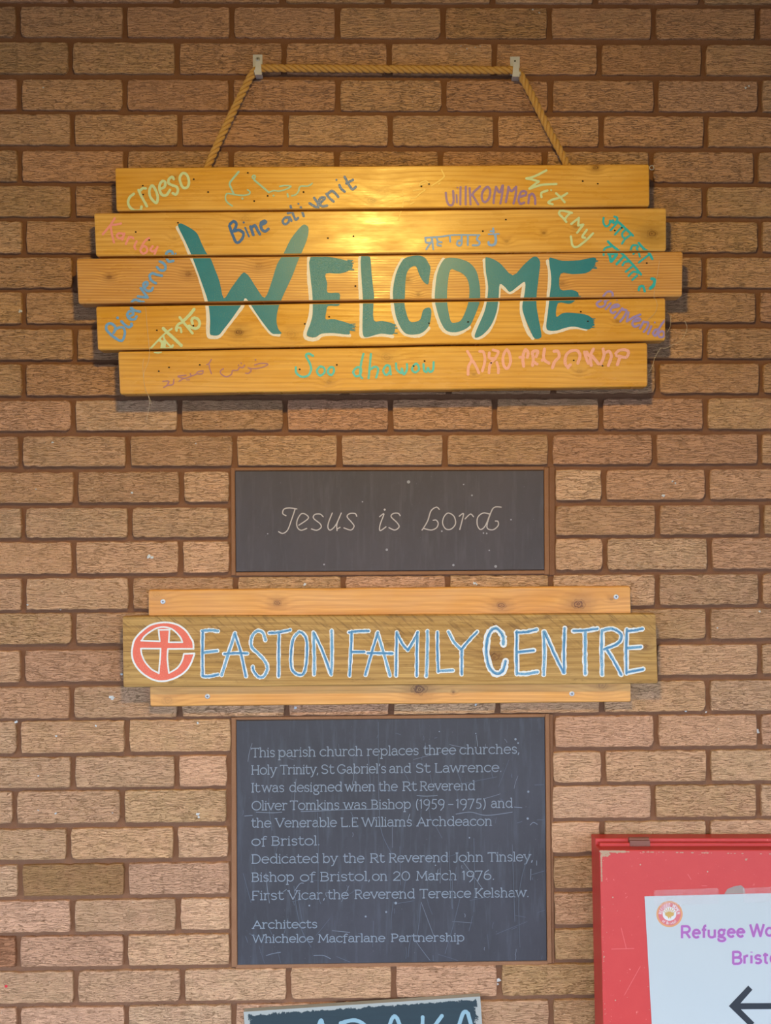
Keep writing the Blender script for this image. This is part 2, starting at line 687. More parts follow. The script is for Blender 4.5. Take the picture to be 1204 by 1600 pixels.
def brick_mesh(name, wd, ht, seed):
    """one rough-edged brick face, unit mesh centred on its face"""
    rnd = random.Random(seed)
    dp = 0.060
    outl = []
    nx = max(6, int(wd / 0.011))
    nz = 5
    c = 0.0012
    for i in range(nx + 1):
        outl.append((-wd / 2 + wd * i / nx, -ht / 2))
    for i in range(1, nz):
        outl.append((wd / 2, -ht / 2 + ht * i / nz))
    for i in range(nx + 1):
        outl.append((wd / 2 - wd * i / nx, ht / 2))
    for i in range(1, nz):
        outl.append((-wd / 2, ht / 2 - ht * i / nz))
    o2 = []
    for x, z in outl:
        jx = rnd.uniform(-0.0009, 0.0007)
        jz = rnd.uniform(-0.0009, 0.0007)
        if rnd.random() < 0.08:
            jx -= 0.0012
            jz -= 0.0016
        corner = abs(abs(x) - wd / 2) < 1e-6 and abs(abs(z) - ht / 2) < 1e-6
        if corner:
            jx -= rnd.uniform(0.0005, 0.0022)
            jz -= rnd.uniform(0.0003, 0.0015)
        sx = 1 if x > 0 else -1
        sz = 1 if z > 0 else -1
        o2.append((x + (sx * jx if abs(abs(x) - wd / 2) < 1e-6 else 0), z + (sz * jz if abs(abs(z) - ht / 2) < 1e-6 else 0)))
    n = len(o2)
    fr = [((x - math.copysign(c, x)), -rnd.uniform(0.0, 0.0006), (z - math.copysign(c, z))) for x, z in o2]
    mid = [(x, 0.0012, z) for x, z in o2]
    bk = [(x, dp, z) for x, z in o2]
    vs = fr + mid + bk
    fs = [tuple(range(n))]
    for i in range(n):
        j = (i + 1) % n
        fs.append((i, n + i, n + j, j))
        fs.append((n + i, 2 * n + i, 2 * n + j, n + j))
    me = bpy.data.meshes.new(name)
    me.from_pydata(vs, [], fs)
    me.update()
    me.materials.append(M['brick'])
    return me


WS, HS = 156.5 * S, 47.6 * S
stretch = [brick_mesh('brick_stretcher', WS, HS, 100 + i) for i in range(10)]
header = [brick_mesh('brick_cut', 72 * S, HS, 200 + i) for i in range(5)]
J = 3.9
DARK = {(25, 0): (0.52, 0.42, 0.34), (27, -1): (0.55, 0.42, 0.36), (0, 4): (0.95, 0.82, 0.75)}
TINT = {14: {1: (1.0, 1.0, 1.0)}}
rb = random.Random(3)
CUT = []
rects = {}
for c in range(0, 30):
    js = JO[c]
    full = []
    prev = None
    for j in js:                                       # fill joints hidden behind the signs
        if prev is not None and j > 0 and prev > 0 and j - prev > 250:
            m = round((j - prev) / 164.5)
            for k in range(1, m):
                full.append(prev + (j - prev) * k / m)
        full.append(j)
        prev = abs(j) if j > 0 else -1
    full = [full[0] - 165] + full + [full[-1] + 164]
    for i in range(len(full) - 1):
        a, b = full[i], full[i + 1]
        if a < 0 and b < 0 and abs(a) > 200:
            continue                                   # slate opening
        xa = abs(a) + (J if not (a < 0 and abs(a) > 200) else 0) if (a >= 0 or abs(a) > 200) else a + J
        xb = abs(b) - (J if not (b < 0 and abs(b) > 200) else 0) if (b >= 0 or abs(b) > 200) else b - J
        xm = (xa + xb) / 2
        yt = yint(LT[c][0], RT[c][0], xm)
        yb = yint(LT[c][1], RT[c][1], xm)
        wpx = xb - xa
        pool, base = (header, 72.0) if wpx < 110 else (stretch, 156.5)
        o = bpy.data.objects.new('brick', rb.choice(pool))
        COL.objects.link(o)
        o.parent = wall
        p = P(xm, (yt + yb) / 2)
        o.location = (p.x, rb.uniform(-0.0007, 0.0009), p.z)
        o.scale = (wpx / base, 1, (yb - yt) / 47.6)
        tilt = (RT[c][0] - LT[c][0]) / 1100.0
        o.rotation_euler = (0, math.atan(tilt) + rb.uniform(-0.002, 0.002), 0)
        kk = 1 - 0.0 + rb.uniform(-0.10, 0.07)
        tr = rb.uniform(-0.04, 0.04)
        o.color = (kk, kk * (1 - tr * 0.5), kk * (1 - tr), 1)
        if wpx < 110:
            o.color = (1.12, 1.12, 1.14, 1)
        if c == 25 and 60 < xm < 170:
            o.color = (0.58, 0.52, 0.42, 1)
        if c == 27 and xm < 20:
            o.color = (0.62, 0.5, 0.42, 1)
        if c >= 25 and xm > 860:
            o.color = (0.86, 0.84, 0.74, 1) if c != 26 else (0.98, 0.93, 0.9, 1)
        if c in (1, 2) and xm > 700:
            o.color = (o.color[0], o.color[1] * 0.93, o.color[2] * 0.88, 1)

# the rest of the wall around the photographed patch
sv, sf = [], []
for c in range(-12, 38):
    if 0 <= c < 30:
        yt0, yb0 = LT[c]
    elif c < 0:
        yt0, yb0 = LT[0][0] + 55.9 * c, LT[0][1] + 55.9 * c
    else:
        yt0, yb0 = LT[29][0] + 55.9 * (c - 29), LT[29][1] + 55.9 * (c - 29)
    z1, z0 = P(0, yt0).z, P(0, yb0).z
    if z1 > 2.94 or z0 < 0.005:
        continue
    first = (JO[c][0] if 0 <= c < 30 else (30 if c % 2 else 113))
    if 0 <= c < 30:
        li, ri = JO[c][0] - 165, abs(JO[c][-1]) + 164
        ks = [li - 165 * i for i in range(1, 10)]
        spans = [(k, k + 165) for k in ks] + [(ri + 164 * i, ri + 164 * (i + 1)) for i in range(0, 9)]
        z1r, z0r = P(0, RT[c][0]).z, P(0, RT[c][1]).z
    else:
        spans = [(first + 165 * i, first + 165 * (i + 1)) for i in range(-10, 16)]
        z1r, z0r = z1, z0
        if c >= 30:
            z1r, z0r = z1 + 0.018, z0 + 0.018
    for a, b in spans:
        right = (a + b) / 2 > 602
        if c >= 30:
            f = ((a + b) / 2 - 50) / 1100
            zz1, zz0 = z1 + (z1r - z1) * f, z0 + (z0r - z0) * f
        else:
            zz1, zz0 = (z1r, z0r) if right else (z1, z0)
        if zz1 > 2.945:
            continue
        xa, xb = P(a + J, 0).x, P(b - J, 0).x
        if xb > 3.38 or xa < -2.98:
            continue
        n = len(sv)
        e = 0.002
        sv += [(xa + e, 0, zz0 + e), (xb - e, 0, zz0 + e), (xb - e, 0, zz1 - e), (xa + e, 0, zz1 - e),
               (xa, e, zz0), (xb, e, zz0), (xb, e, zz1), (xa, e, zz1),
               (xa, 0.06, zz0), (xb, 0.06, zz0), (xb, 0.06, zz1), (xa, 0.06, zz1)]
        sf += [(n, n + 1, n + 2, n + 3)]
        for i in range(4):
            j = (i + 1) % 4
            sf.append((n + 4 + i, n + 4 + j, n + j, n + i))
            sf.append((n + 8 + i, n + 8 + j, n + 4 + j, n + 4 + i))
o = mk('brickwork', sv, sf, M['brick'], wall)
o['kind'] = 'stuff'

# ------------------------------------------------------------------ ceiling lamp
lp = empty('ceiling_lamp', (LAMP[0], LAMP[1], LAMP[2]), 'round metal ceiling lamp hanging from porch soffit', 'lamp')
M['lampmetal'] = plain('lamp_metal', (190, 190, 185), 0.4, 0.8)
M['glow'] = plain('lamp_frosted_glass', (225, 222, 212), 0.5)
mb = MB()
mb.lathe((LAMP[0], LAMP[1], LAMP[2] + 0.03), (0, 0, 1), [(0.075, 0.0), (0.082, 0.004), (0.082, 0.07), (0.06, 0.10), (0.03, 0.11)], 24)
mb.build('housing', M['lampmetal'], lp, smooth=False)
mb = MB()
mb.lathe((LAMP[0], LAMP[1], LAMP[2] + 0.135), (0, 0, 1), [(0.012, 0.0), (0.012, 2.95 - LAMP[2] - 0.135)], 12)
mb.build('stem', M['lampmetal'], lp)
mb = MB()
mb.lathe((LAMP[0], LAMP[1], LAMP[2] + 0.022), (0, 0, 1), [(0.066, 0.0), (0.068, 0.010)], 24)
mb.build('diffuser', M['glow'], lp)
ld = bpy.data.lights.new('ceiling_lamp_offscreen', 'AREA')
ld.shape = 'DISK'
ld.size = 0.12
ld.energy = LAMP_W
ld.color = LAMP_COL
lo = bpy.data.objects.new('ceiling_lamp_offscreen', ld)
COL.objects.link(lo)
lo.parent = lp
lo.location = (0, 0, -0.004)
lo.rotation_euler = (LAMP_TILT, 0, 0)

# ------------------------------------------------------------------ slate plaques set in the wall
def slate_mat(name, a, b, c, rough=0.45):
    t = NT(name)
    v = t.obj()
    n1 = t.noise(t.mapping(v, (7, 1, 4)), 1.0, 5, 0.65)
    n2 = t.noise(v, 90, 4, 0.7)
    n3 = t.noise(t.mapping(v, (70, 1, 9)), 1.0, 3, 0.6)
    col = t.mix(t.ramp(n1, [(0.35, 0.0), (0.65, 1.0)]), lin(*a), lin(*b))
    col = t.mix(t.ramp(n3, [(0.52, 0.0), (0.78, 0.5)]), col, lin(*c))
    col = t.mix(t.ramp(n2, [(0.62, 0.0), (0.8, 0.25)]), col, lin(*c))
    spot = t.ramp(t.noise(v, 330, 1), [(0.80, 0.0), (0.83, 0.45)])
    col = t.mix(spot, col, lin(150, 150, 155))
    rg = t.ramp(n2, [(0.3, rough - 0.06), (0.7, rough + 0.1)])
    return t.out(col, rg, t.bump(n2, 0.15, 0.0005), spec=0.4)


M['slate_a'] = slate_mat('slate_upper', (62, 55, 57), (70, 62, 65), (86, 80, 83), 0.5)
M['slate_b'] = slate_mat('slate_lower', (52, 51, 57), (61, 60, 68), (82, 87, 97), 0.5)
M['cut_a'] = plain('engraving_upper', (188, 180, 178), 0.8)
M['cut_b'] = plain('engraving_lower', (128, 138, 150), 0.8)
M['scratch'] = plain('scratch_pale', (116, 124, 137), 0.8)
M['scratch2'] = plain('scratch_faint', (86, 93, 105), 0.8)
M['chip'] = plain('chip_white', (150, 150, 154), 0.8)

SL = -0.0005    # slate face stand-off


def slate_box(corners, mat, parent):
    fr = [P(x, y, SL) for x, y in corners]
    b = 0.0012
    cx = sum((v.x for v in fr)) / 4
    cz = sum((v.z for v in fr)) / 4
    ins = [Vector((v.x + math.copysign(b, cx - v.x), v.y, v.z + math.copysign(b, cz - v.z))) for v in fr]
    mid = [v + Vector((0, b, 0)) for v in fr]
    bk = [v + Vector((0, 0.0085, 0)) for v in fr]
    fs = [(3, 2, 1, 0)]
    for i in range(4):
        j = (i + 1) % 4
        fs += [(i, j, 4 + j, 4 + i), (4 + i, 4 + j, 8 + j, 8 + i)]
    return mk('slab', ins + mid + bk, fs, mat, parent)


def sl3(x, y, lift):
    return P(x, y, SL + lift)


sa = [(367, 736), (849, 735), (850, 890.5), (368.5, 893.5)]
sbq = [(369, 1126), (850.5, 1120.5), (854, 1501), (371, 1508)]
pa = empty('slate_plaque', P(608, 893, 0), 'dark slate plaque engraved Jesus is Lord in sloping script', 'plaque')
slate_box(sa, M['slate_a'], pa)
pb = empty('slate_plaque', P(611, 1504, 0), 'tall dark slate plaque engraved with the parish church dedication text', 'plaque')
slate_box(sbq, M['slate_b'], pb)


def rect_region(x0, y0, x1, y1):
    return [(x0, y0), (x1, y0), (x1, y1), (x0, y1)]


# mortar pointing around the slates
def strip(name, quad, s_face, mat, s_back=-0.01, bev=0.0015):
    fr = [P(x, y, s_face) for x, y in quad]
    bk = [P(x, y, 0) + Vector((0, -s_back, 0)) for x, y in quad]
    cx = sum(v.x for v in fr) / 4
    cz = sum(v.z for v in fr) / 4
    ins = [Vector((v.x + math.copysign(bev, cx - v.x), v.y, v.z + math.copysign(bev, cz - v.z))) for v in fr]
    mid = [v + Vector((0, bev, 0)) for v in fr]
    fs = [(3, 2, 1, 0)]
    for i in range(4):
        j = (i + 1) % 4
        fs += [(i, j, 4 + j, 4 + i), (4 + i, 4 + j, 8 + j, 8 + i)]
    return mk(name, ins + mid + bk, fs, mat, wall)


strip('mortar_pointing', [(360, 731), (366.6, 731), (368, 899), (361, 899)], -0.0022, M['pointing'])
strip('mortar_pointing', [(849.5, 731), (857, 731), (858, 898), (850.6, 898)], -0.0022, M['pointing'])
strip('mortar_pointing', [(857, 729), (867, 729), (867, 899), (858, 899)], -0.0045, M['mortar'])
strip('mortar_pointing', [(366, 730.5), (850, 729), (849.5, 734.6), (366.6, 735.6)], -0.0022, M['pointing'])
strip('mortar_pointing', [(368, 894), (851, 891.2), (851, 897), (368, 900)], -0.0025, M['pointing'])
strip('mortar_pointing', [(361, 1121), (368.6, 1121), (370.6, 1512), (361, 1512)], -0.0022, M['pointing'])
strip('mortar_pointing', [(851, 1115), (858, 1115), (862, 1506), (854.6, 1506)], -0.0022, M['pointing'])
strip('mortar_pointing', [(858, 1116), (864, 1116), (866, 1506), (862, 1506)], -0.0045, M['mortar'])
strip('mortar_pointing', [(366, 1122), (852, 1115.5), (851, 1120), (369, 1125.4)], -0.0022, M['pointing'])
strip('mortar_pointing', [(368, 1508.6), (856, 1501.6), (856, 1506), (368, 1514)], -0.0028, M['pointing'])

# Jesus is Lord
f1 = crop(420, 780, 6.02)
f2 = crop(590, 780, 6.02)
W1 = 1.7


def word(name, f, strokes, closed, dots, w_, to3d, mat, parent, region=None, base=0.0004, smooth=True, rough=0.0, label=None):
    st = []
    for s in strokes:
        ww = w_
        if isinstance(s, tuple):
            s, ww = s
        st.append(ribbon(f(s), ww, False, smooth, rough))
    for s in closed:
        st.append(ribbon(f(s), w_, True, smooth, rough))
    for d_ in dots:
        q = f([d_[:2]])[0]
        st.append(dot(q, d_[2] if len(d_) > 2 else w_ * 0.55))
    return paint(name, st, to3d, mat, parent, region, base, label)


word('engraved_word', f1, [[(160, 155), (130, 135), (140, 95), (190, 82), (262, 92)],
                           [(245, 95), (210, 200), (175, 290), (130, 322), (90, 305)],
                           [(280, 245), (370, 180), (340, 140), (300, 140), (265, 200), (265, 260), (300, 292), (355, 275)],
                           [(510, 165), (480, 140), (430, 145), (420, 180), (480, 230), (490, 265), (450, 292), (400, 280)],
                           [(595, 130), (560, 220), (555, 270), (580, 290), (630, 240), (680, 130)],
                           [(680, 130), (640, 230), (640, 295)], [(640, 280), (668, 265)],
                           [(825, 160), (810, 135), (760, 135), (735, 165), (780, 220), (800, 255), (770, 290), (705, 270)]],
     [], [], W1, sl3, M['cut_a'], pa)
word('engraved_word', f1, [[(1040, 165), (1080, 140), (1045, 240), (1045, 295), (1100, 260)]], [], [(1088, 98, 1.6)], W1, sl3, M['cut_a'], pa)
word('engraved_letter', f2, [[(210, 155), (190, 132), (145, 135), (125, 165), (180, 220), (200, 260), (160, 290), (105, 268)]],
     [], [], W1, sl3, M['cut_a'], pa)
word('engraved_word', f2, [[(578, 95), (550, 75), (500, 110), (470, 200), (430, 270), (415, 290)],
                           [(430, 275), (500, 290), (550, 270), (568, 230), (550, 198), (520, 198)],
                           [(765, 160), (805, 135), (790, 210), (770, 285)], [(820, 185), (870, 140), (900, 165)],
                           [(1055, 140), (990, 130), (940, 170), (935, 240), (965, 285), (1010, 250), (1055, 140)],
                           [(1160, 75), (1100, 75), (1065, 120), (1025, 260), (1080, 288), (1130, 250), (1130, 210), (1105, 205)]],
     [[(660, 130), (620, 170), (610, 230), (640, 280), (690, 280), (730, 230), (715, 160)]], [], W1, sl3, M['cut_a'], pa)
chips = [(638, 753, 2.6), (566, 784, 1.2), (604, 859, 2), (755, 833, 1.3), (760, 833.5, 1.3), (690, 830, 1.4), (774, 885, 2.2),
         (708, 883, 1.8), (737, 774, 1.4), (724, 757, 1.2), (764, 860, 1.2), (506, 882, 1.4), (798, 812, 1.2), (418, 834, 1)]
o = paint('chips', [dot((x, y), r) for x, y, r in chips], sl3, M['chip'], pa, base=0.0003)
o['kind'] = 'stuff'


# ---- slab-serif single-line lettering of the lower slate
def arc(cx, cy, rx, ry, a0, a1, n=9):
    return [(cx + rx * math.cos(math.radians(a0 + (a1 - a0) * i / n)), cy + ry * math.sin(math.radians(a0 + (a1 - a0) * i / n)))
            for i in range(n + 1)]


def sf_(x, y, w_=0.09):
    return [(x - w_, y), (x + w_, y)]


X = 0.74
XC = X / 2
G = {
    'o': (.78, [arc(.39, XC, .35, XC, 0, 360, 16)]),
    'c': (.68, [arc(.38, XC, .34, XC, 45, 315, 13)]),
    'e': (.74, [[(.05, .40), (.70, .40)] + arc(.38, XC, .33, XC, 5, 315, 13)]),
    'a': (.70, [arc(.32, .48, .24, .26, 150, 0, 7) + [(.56, .08), (.66, 0)], [(.56, .43), (.30, .43)] + arc(.28, .215, .22, .215, 90, 270, 6) + [(.42, .03), (.56, .14)]]),
    's': (.58, [[(.50, .60)] + arc(.29, .56, .20, .18, 35, 270, 8) + arc(.29, .19, .22, .19, 90, -145, 8)]),
    'i': (.26, [[(.13, 0), (.13, X)], sf_(.13, 0), [(.03, X), (.13, X)], [(.13, .95), (.14, 1.0)]]),
    'l': (.26, [[(.13, 0), (.13, 1.06)], sf_(.13, 0), [(.03, 1.06), (.13, 1.06)]]),
    't': (.50, [[(.16, .98), (.16, .2)] + arc(.34, .2, .18, .2, 180, 330, 5), [(.02, X), (.44, X)]]),
    'h': (.76, [[(.13, 0), (.13, 1.06)], [(.03, 1.06), (.13, 1.06)], [(.13, .48)] + arc(.37, .48, .24, .26, 180, 0, 7) + [(.61, 0)], sf_(.13, 0), sf_(.61, 0)]),
    'n': (.76, [[(.13, 0), (.13, X)], [(.03, X), (.13, X)], [(.13, .48)] + arc(.37, .48, .24, .26, 180, 0, 7) + [(.61, 0)], sf_(.13, 0), sf_(.61, 0)]),
    'm': (1.14, [[(.13, 0), (.13, X)], [(.03, X), (.13, X)], [(.13, .5)] + arc(.34, .5, .21, .24, 180, 0, 6) + [(.55, 0)],
                 [(.55, .5)] + arc(.77, .5, .22, .24, 180, 0, 6) + [(.99, 0)], sf_(.13, 0), sf_(.55, 0), sf_(.99, 0)]),
    'u': (.76, [[(.13, X), (.13, .26)] + arc(.37, .26, .24, .26, 180, 360, 7) + [(.61, X)], [(.61, .2), (.61, 0), (.7, 0)], [(.03, X), (.13, X)], [(.51, X), (.61, X)]]),
    'r': (.54, [[(.13, 0), (.13, X)], [(.03, X), (.13, X)], [(.13, .46)] + arc(.36, .46, .23, .27, 180, 55, 5), sf_(.13, 0)]),
    'p': (.80, [[(.13, -.36), (.13, X)], [(.03, X), (.13, X)], arc(.42, XC, .30, XC, 150, -150, 12), sf_(.13, -.36)]),
    'b': (.80, [[(.13, 0), (.13, 1.06)], [(.03, 1.06), (.13, 1.06)], arc(.42, XC, .30, XC, 150, -150, 12)]),
    'd': (.80, [[(.67, 0), (.67, 1.06)], [(.57, 1.06), (.67, 1.06)], arc(.38, XC, .30, XC, 30, 330, 12), [(.67, 0), (.76, 0)]]),
    'g': (.74, [arc(.34, .48, .24, .26, 0, 360, 12), [(.50, .66), (.70, .74)], [(.22, .25), (.14, .14), (.24, .06), (.5, .04)] + arc(.38, -.16, .28, .19, 60, -200, 9)]),
    'y': (.72, [[(.08, X), (.37, .04)], [(.66, X), (.26, -.30), (.12, -.36)], sf_(.08, X), sf_(.66, X)]),
    'v': (.72, [[(.06, X), (.36, 0), (.66, X)], sf_(.06, X), sf_(.66, X)]),
    'w': (1.06, [[(.06, X), (.28, 0), (.53, X), (.77, 0), (1.0, X)], sf_(.06, X), sf_(1.0, X)]),
    'k': (.72, [[(.13, 0), (.13, 1.06)], [(.03, 1.06), (.13, 1.06)], [(.60, X), (.15, .32)], [(.28, .44), (.64, 0)], sf_(.13, 0), sf_(.64, 0, .06)]),
    'f': (.50, [[(.18, -.1), (.18, .8)] + arc(.36, .8, .18, .24, 180, 50, 5), [(.03, X), (.42, X)], sf_(.18, -.1)]),
    'T': (.84, [[(.42, 0), (.42, 1)], [(.03, .92), (.03, 1), (.81, 1), (.81, .92)], sf_(.42, 0)]),
    'H': (.90, [[(.13, 0), (.13, 1)], [(.77, 0), (.77, 1)], [(.13, .5), (.77, .5)], sf_(.13, 0), sf_(.13, 1), sf_(.77, 0), sf_(.77, 1)]),
    'S': (.70, [[(.60, .84)] + arc(.35, .75, .25, .25, 25, 270, 9) + arc(.35, .25, .28, .25, 90, -150, 9)]),
    'G': (.98, [arc(.50, .5, .45, .5, 40, 330, 14) + [(.9, .42), (.62, .42)]]),
    'L': (.72, [[(.13, 1), (.13, 0), (.66, 0), (.66, .10)], sf_(.13, 1)]),
    'I': (.28, [[(.14, 0), (.14, 1)], sf_(.14, 0), sf_(.14, 1)]),
    'R': (.82, [[(.13, 0), (.13, 1)], [(.05, 1), (.40, 1)] + arc(.42, .75, .27, .25, 90, -90, 8) + [(.13, .5)], [(.38, .5), (.74, 0)], sf_(.13, 0), sf_(.74, 0, .06)]),
    'O': (1.0, [arc(.50, .5, .46, .5, 0, 360, 18)]),
    'B': (.78, [[(.13, 0), (.13, 1)], [(.05, 1), (.38, 1)] + arc(.40, .76, .24, .24, 90, -90, 7) + [(.13, .52)], [(.40, .52)] + arc(.42, .26, .28, .26, 90, -90, 7) + [(.05, 0)]]),
    'V': (.92, [[(.05, 1), (.46, 0), (.87, 1)], sf_(.05, 1), sf_(.87, 1)]),
    'E': (.70, [[(.62, .9), (.62, 1), (.13, 1), (.13, 0), (.64, 0), (.64, .1)], [(.13, .52), (.50, .52)]]),
    'W': (1.3, [[(.05, 1), (.35, 0), (.65, 1), (.95, 0), (1.25, 1)], sf_(.05, 1), sf_(1.25, 1)]),
    'A': (.94, [[(.05, 0), (.46, 1), (.88, 0)], [(.20, .36), (.74, .36)], sf_(.05, 0), sf_(.88, 0)]),
    'D': (.92, [[(.13, 0), (.13, 1)], [(.05, 1), (.38, 1)] + arc(.40, .5, .44, .5, 90, -90, 12) + [(.05, 0)]]),
    'J': (.48, [[(.34, 1), (.34, .15)] + arc(.16, .12, .18, .2, 10, -140, 6), sf_(.34, 1)]),
    'M': (1.1, [[(.10, 0), (.18, 1), (.55, .2), (.92, 1), (1.0, 0)], sf_(.10, 0), sf_(1.0, 0), [(.08, 1), (.18, 1)], [(.92, 1), (1.02, 1)]]),
    'F': (.68, [[(.62, .9), (.62, 1), (.13, 1), (.13, 0)], [(.13, .5), (.48, .5)], sf_(.13, 0)]),
    'K': (.82, [[(.13, 0), (.13, 1)], [(.70, 1), (.14, .42)], [(.30, .58), (.76, 0)], sf_(.13, 0), sf_(.13, 1), sf_(.70, 1), sf_(.76, 0, .06)]),
    'P': (.74, [[(.13, 0), (.13, 1)], [(.05, 1), (.38, 1)] + arc(.40, .74, .28, .26, 90, -90, 8) + [(.13, .48)], sf_(.13, 0)]),
    '1': (.30, [[(.05, .88), (.17, 1), (.17, 0)]]),
    '9': (.70, [arc(.35, .68, .28, .32, 0, 360, 14), [(.63, .68), (.55, .1), (.3, -.25)]]),
    '5': (.62, [[(.55, 1), (.2, 1), (.14, .58)] + arc(.27, .25, .27, .33, 95, -120, 9)]),
    '7': (.64, [[(.04, .92), (.04, 1), (.58, 1), (.22, -.12)]]),
    '6': (.68, [arc(.34, .32, .28, .32, 0, 360, 14), [(.06, .32), (.16, .85), (.42, 1.1)]]),
    '2': (.66, [arc(.32, .72, .25, .28, 165, -30, 8) + [(.05, 0), (.60, 0)]]),
    '0': (.76, [arc(.38, .5, .32, .5, 0, 360, 16)]),
    '(': (.34, [arc(.42, .42, .34, .75, 125, 235, 8)]),
    ')': (.34, [arc(-.08, .42, .34, .75, 55, -55, 8)]),
    '-': (.6, [[(.05, .4), (.55, .4)]]),
    '.': (.22, [[(.10, 0), (.12, .05)]]),
    ',': (.22, [[(.12, .05), (.06, -.14)]]),
    "'": (.20, [[(.12, 1.02), (.08, .82)]]),
}
LINES = [
    (1183, 1177.3, 13.6, [('This', 392.4, 429.4), ('parish', 434.2, 493.2), ('church', 499.2, 566.4), ('replaces', 573, 654),
                          ('three', 661.4, 712), ('churches,', 717.6, 811.7)]),
    (1210, 1205.5, 13.6, [('Holy', 392.4, 432), ('Trinity,', 437.4, 497.6), ('St', 501, 522), ("Gabriel's", 526.5, 603),
                          ('and', 607.6, 642), ('St', 648.5, 672), ('Lawrence.', 678.8, 783.8)]),
    (1237.7, 1233.7, 13.6, [('It', 392.4, 406), ('was', 409, 444), ('designed', 451.4, 534.5), ('when', 539, 585.7),
                            ('the', 591.3, 621), ('Rt', 628.3, 651), ('Reverend', 655.8, 742)]),
    (1265.8, 1261.6, 13.6, [('Oliver', 393, 448.8), ('Tomkins', 452.8, 530), ('was', 536.5, 572.3), ('Bishop', 579.3, 642),
                            ('(1959', 649, 694.7), ('-', 699.7, 708), ('1975)', 712, 759), ('and', 766.5, 800.7)]),
    (1292.7, 1289.5, 13.4, [('the', 392.6, 423.5), ('Venerable', 430.3, 526), ('L.E', 532, 559.6), ('Williams', 565, 643.5),
                            ('Archdeacon', 651, 768.6)]),
    (1321, 1318, 13.4, [('of', 392.6, 417), ('Bristol.', 423.5, 499.8)]),
    (1349, 1345.6, 13.4, [('Dedicated', 392.6, 498), ('by', 503.6, 527), ('the', 536, 569), ('Rt', 577.6, 600.7),
                          ('Reverend', 607.4, 700), ('John', 708, 755), ('Tinsley,', 761.6, 832.6)]),
    (1377.4, 1374, 13.4, [('Bishop', 392.6, 459.4), ('of', 468.4, 493), ('Bristol,', 499.8, 578.7), ('on', 581, 605),
                          ('20', 613.5, 640.7), ('March', 650, 713.3), ('1976.', 721.4, 772.6)]),
    (1406, 1401.6, 13.4, [('First', 392.6, 443), ('Vicar,', 449.8, 508), ('the', 511.9, 544.4), ('Reverend', 553.6, 648),
                          ('Terence', 655.3, 735.6), ('Kelshaw.', 741.4, 826)]),
    (1450.7, 1447, 11.8, [('Architects', 394.4, 495.7)]),
    (1472.8, 1470, 11.8, [('Whicheloe', 394.4, 489.5), ('Macfarlane', 496.9, 601.6), ('Partnership', 610.5, 725.6)]),
]
for y0, y1, cap_h, words in LINES:
    for txt, xa, xb in words:
        tot = sum(G[ch][0] for ch in txt) + 0.04 * (len(txt) - 1)
        kx = (xb - xa) / tot
        st = []
        cx = 0.0
        for ch in txt:
            gw, ss = G[ch]
            for s in ss:
                pts = []
                for gx, gy in s:
                    px = xa + (cx + gx) * kx
                    py = y0 + (y1 - y0) * (px - 392) / 400.0 - gy * cap_h
                    pts.append((px, py))
                st.append(ribbon(pts, 1.5, False, False))
            cx += gw + 0.04
        paint('engraved_word', st, sl3, M['cut_b'], pb, base=0.0004)

rs = random.Random(11)
scr, scr2 = [], []
for i in range(120):
    x, y = rs.uniform(375, 848), rs.uniform(1140, 1495)
    L_ = rs.uniform(6, 60) if rs.random() < 0.6 else rs.uniform(3, 10)
    a = rs.gauss(1.55, 0.25) if rs.random() < 0.7 else rs.gauss(0, 0.3)
    pts = [(x, y), (x + L_ * math.cos(a) * .5 + rs.uniform(-1, 1), y + L_ * math.sin(a) * .5), (x + L_ * math.cos(a), y + L_ * math.sin(a))]
    (scr if rs.random() < 0.25 else scr2).append(ribbon(pts, rs.uniform(0.5, 0.9)))
for pts in ([(591, 1128), (591, 1200), (592, 1255), (596, 1300), (612, 1335)], [(496, 1270), (497, 1330), (497, 1395), (501, 1412)],
            [(459, 1385), (463, 1420), (472, 1455), (486, 1480)], [(702, 1330), (703, 1370), (706, 1420)], [(740, 1310), (741, 1370), (740, 1425)],
            [(718, 1405), (708, 1445), (695, 1490)], [(657, 1412), (654, 1445), (651, 1465)], [(827, 1330), (815, 1370), (810, 1410), (812, 1480)],
            [(800, 1320), (802, 1380), (804, 1440)], [(706, 1370), (707, 1420)], [(380, 1365), (392, 1410)]):
    scr2.append(ribbon(pts, 0.9))
for pts in ([(416, 1493), (426, 1490), (438, 1488)], [(490, 1493), (505, 1493), (516, 1498)], [(470, 1268), (500, 1267), (540, 1265), (615, 1264)],
            [(400, 1269), (425, 1270), (440, 1269)], [(712, 1272), (735, 1269), (760, 1274), (800, 1269)], [(382, 1275), (394, 1274)],
            [(828, 1289), (833, 1285), (839, 1288)], [(829, 1358), (828.5, 1375)], [(838, 1345), (838, 1352)], [(651, 1243), (665, 1244), (683, 1243)],
            [(460, 1392), (468, 1381), (474, 1380)], [(640, 1272), (636, 1285)], [(803, 1261), (815, 1262)]):
    scr.append(ribbon(pts, 1.1))
o = paint('scratches', scr2, sl3, M['scratch2'], pb, inset(sbq, 2), base=0.00015)
o['kind'] = 'stuff'
o = paint('scratches', scr, sl3, M['scratch'], pb, inset(sbq, 2), base=0.0003)
o['kind'] = 'stuff'
chips = [(805, 1155, 1.8), (809, 1161, 1.4), (733, 1309, 1.2), (825, 1237, 1.7), (824, 1279, 1.8), (618, 1411, 2.2), (603, 1425, 1.6),
         (483, 1415, 1.4), (571, 1432, 1.5), (686, 1143, 1), (743, 1146, 1), (680, 1352, 1)]
o = paint('chips', [dot((x, y), r) for x, y, r in chips], sl3, M['cut_b'], pb, base=0.0003)
o['kind'] = 'stuff'

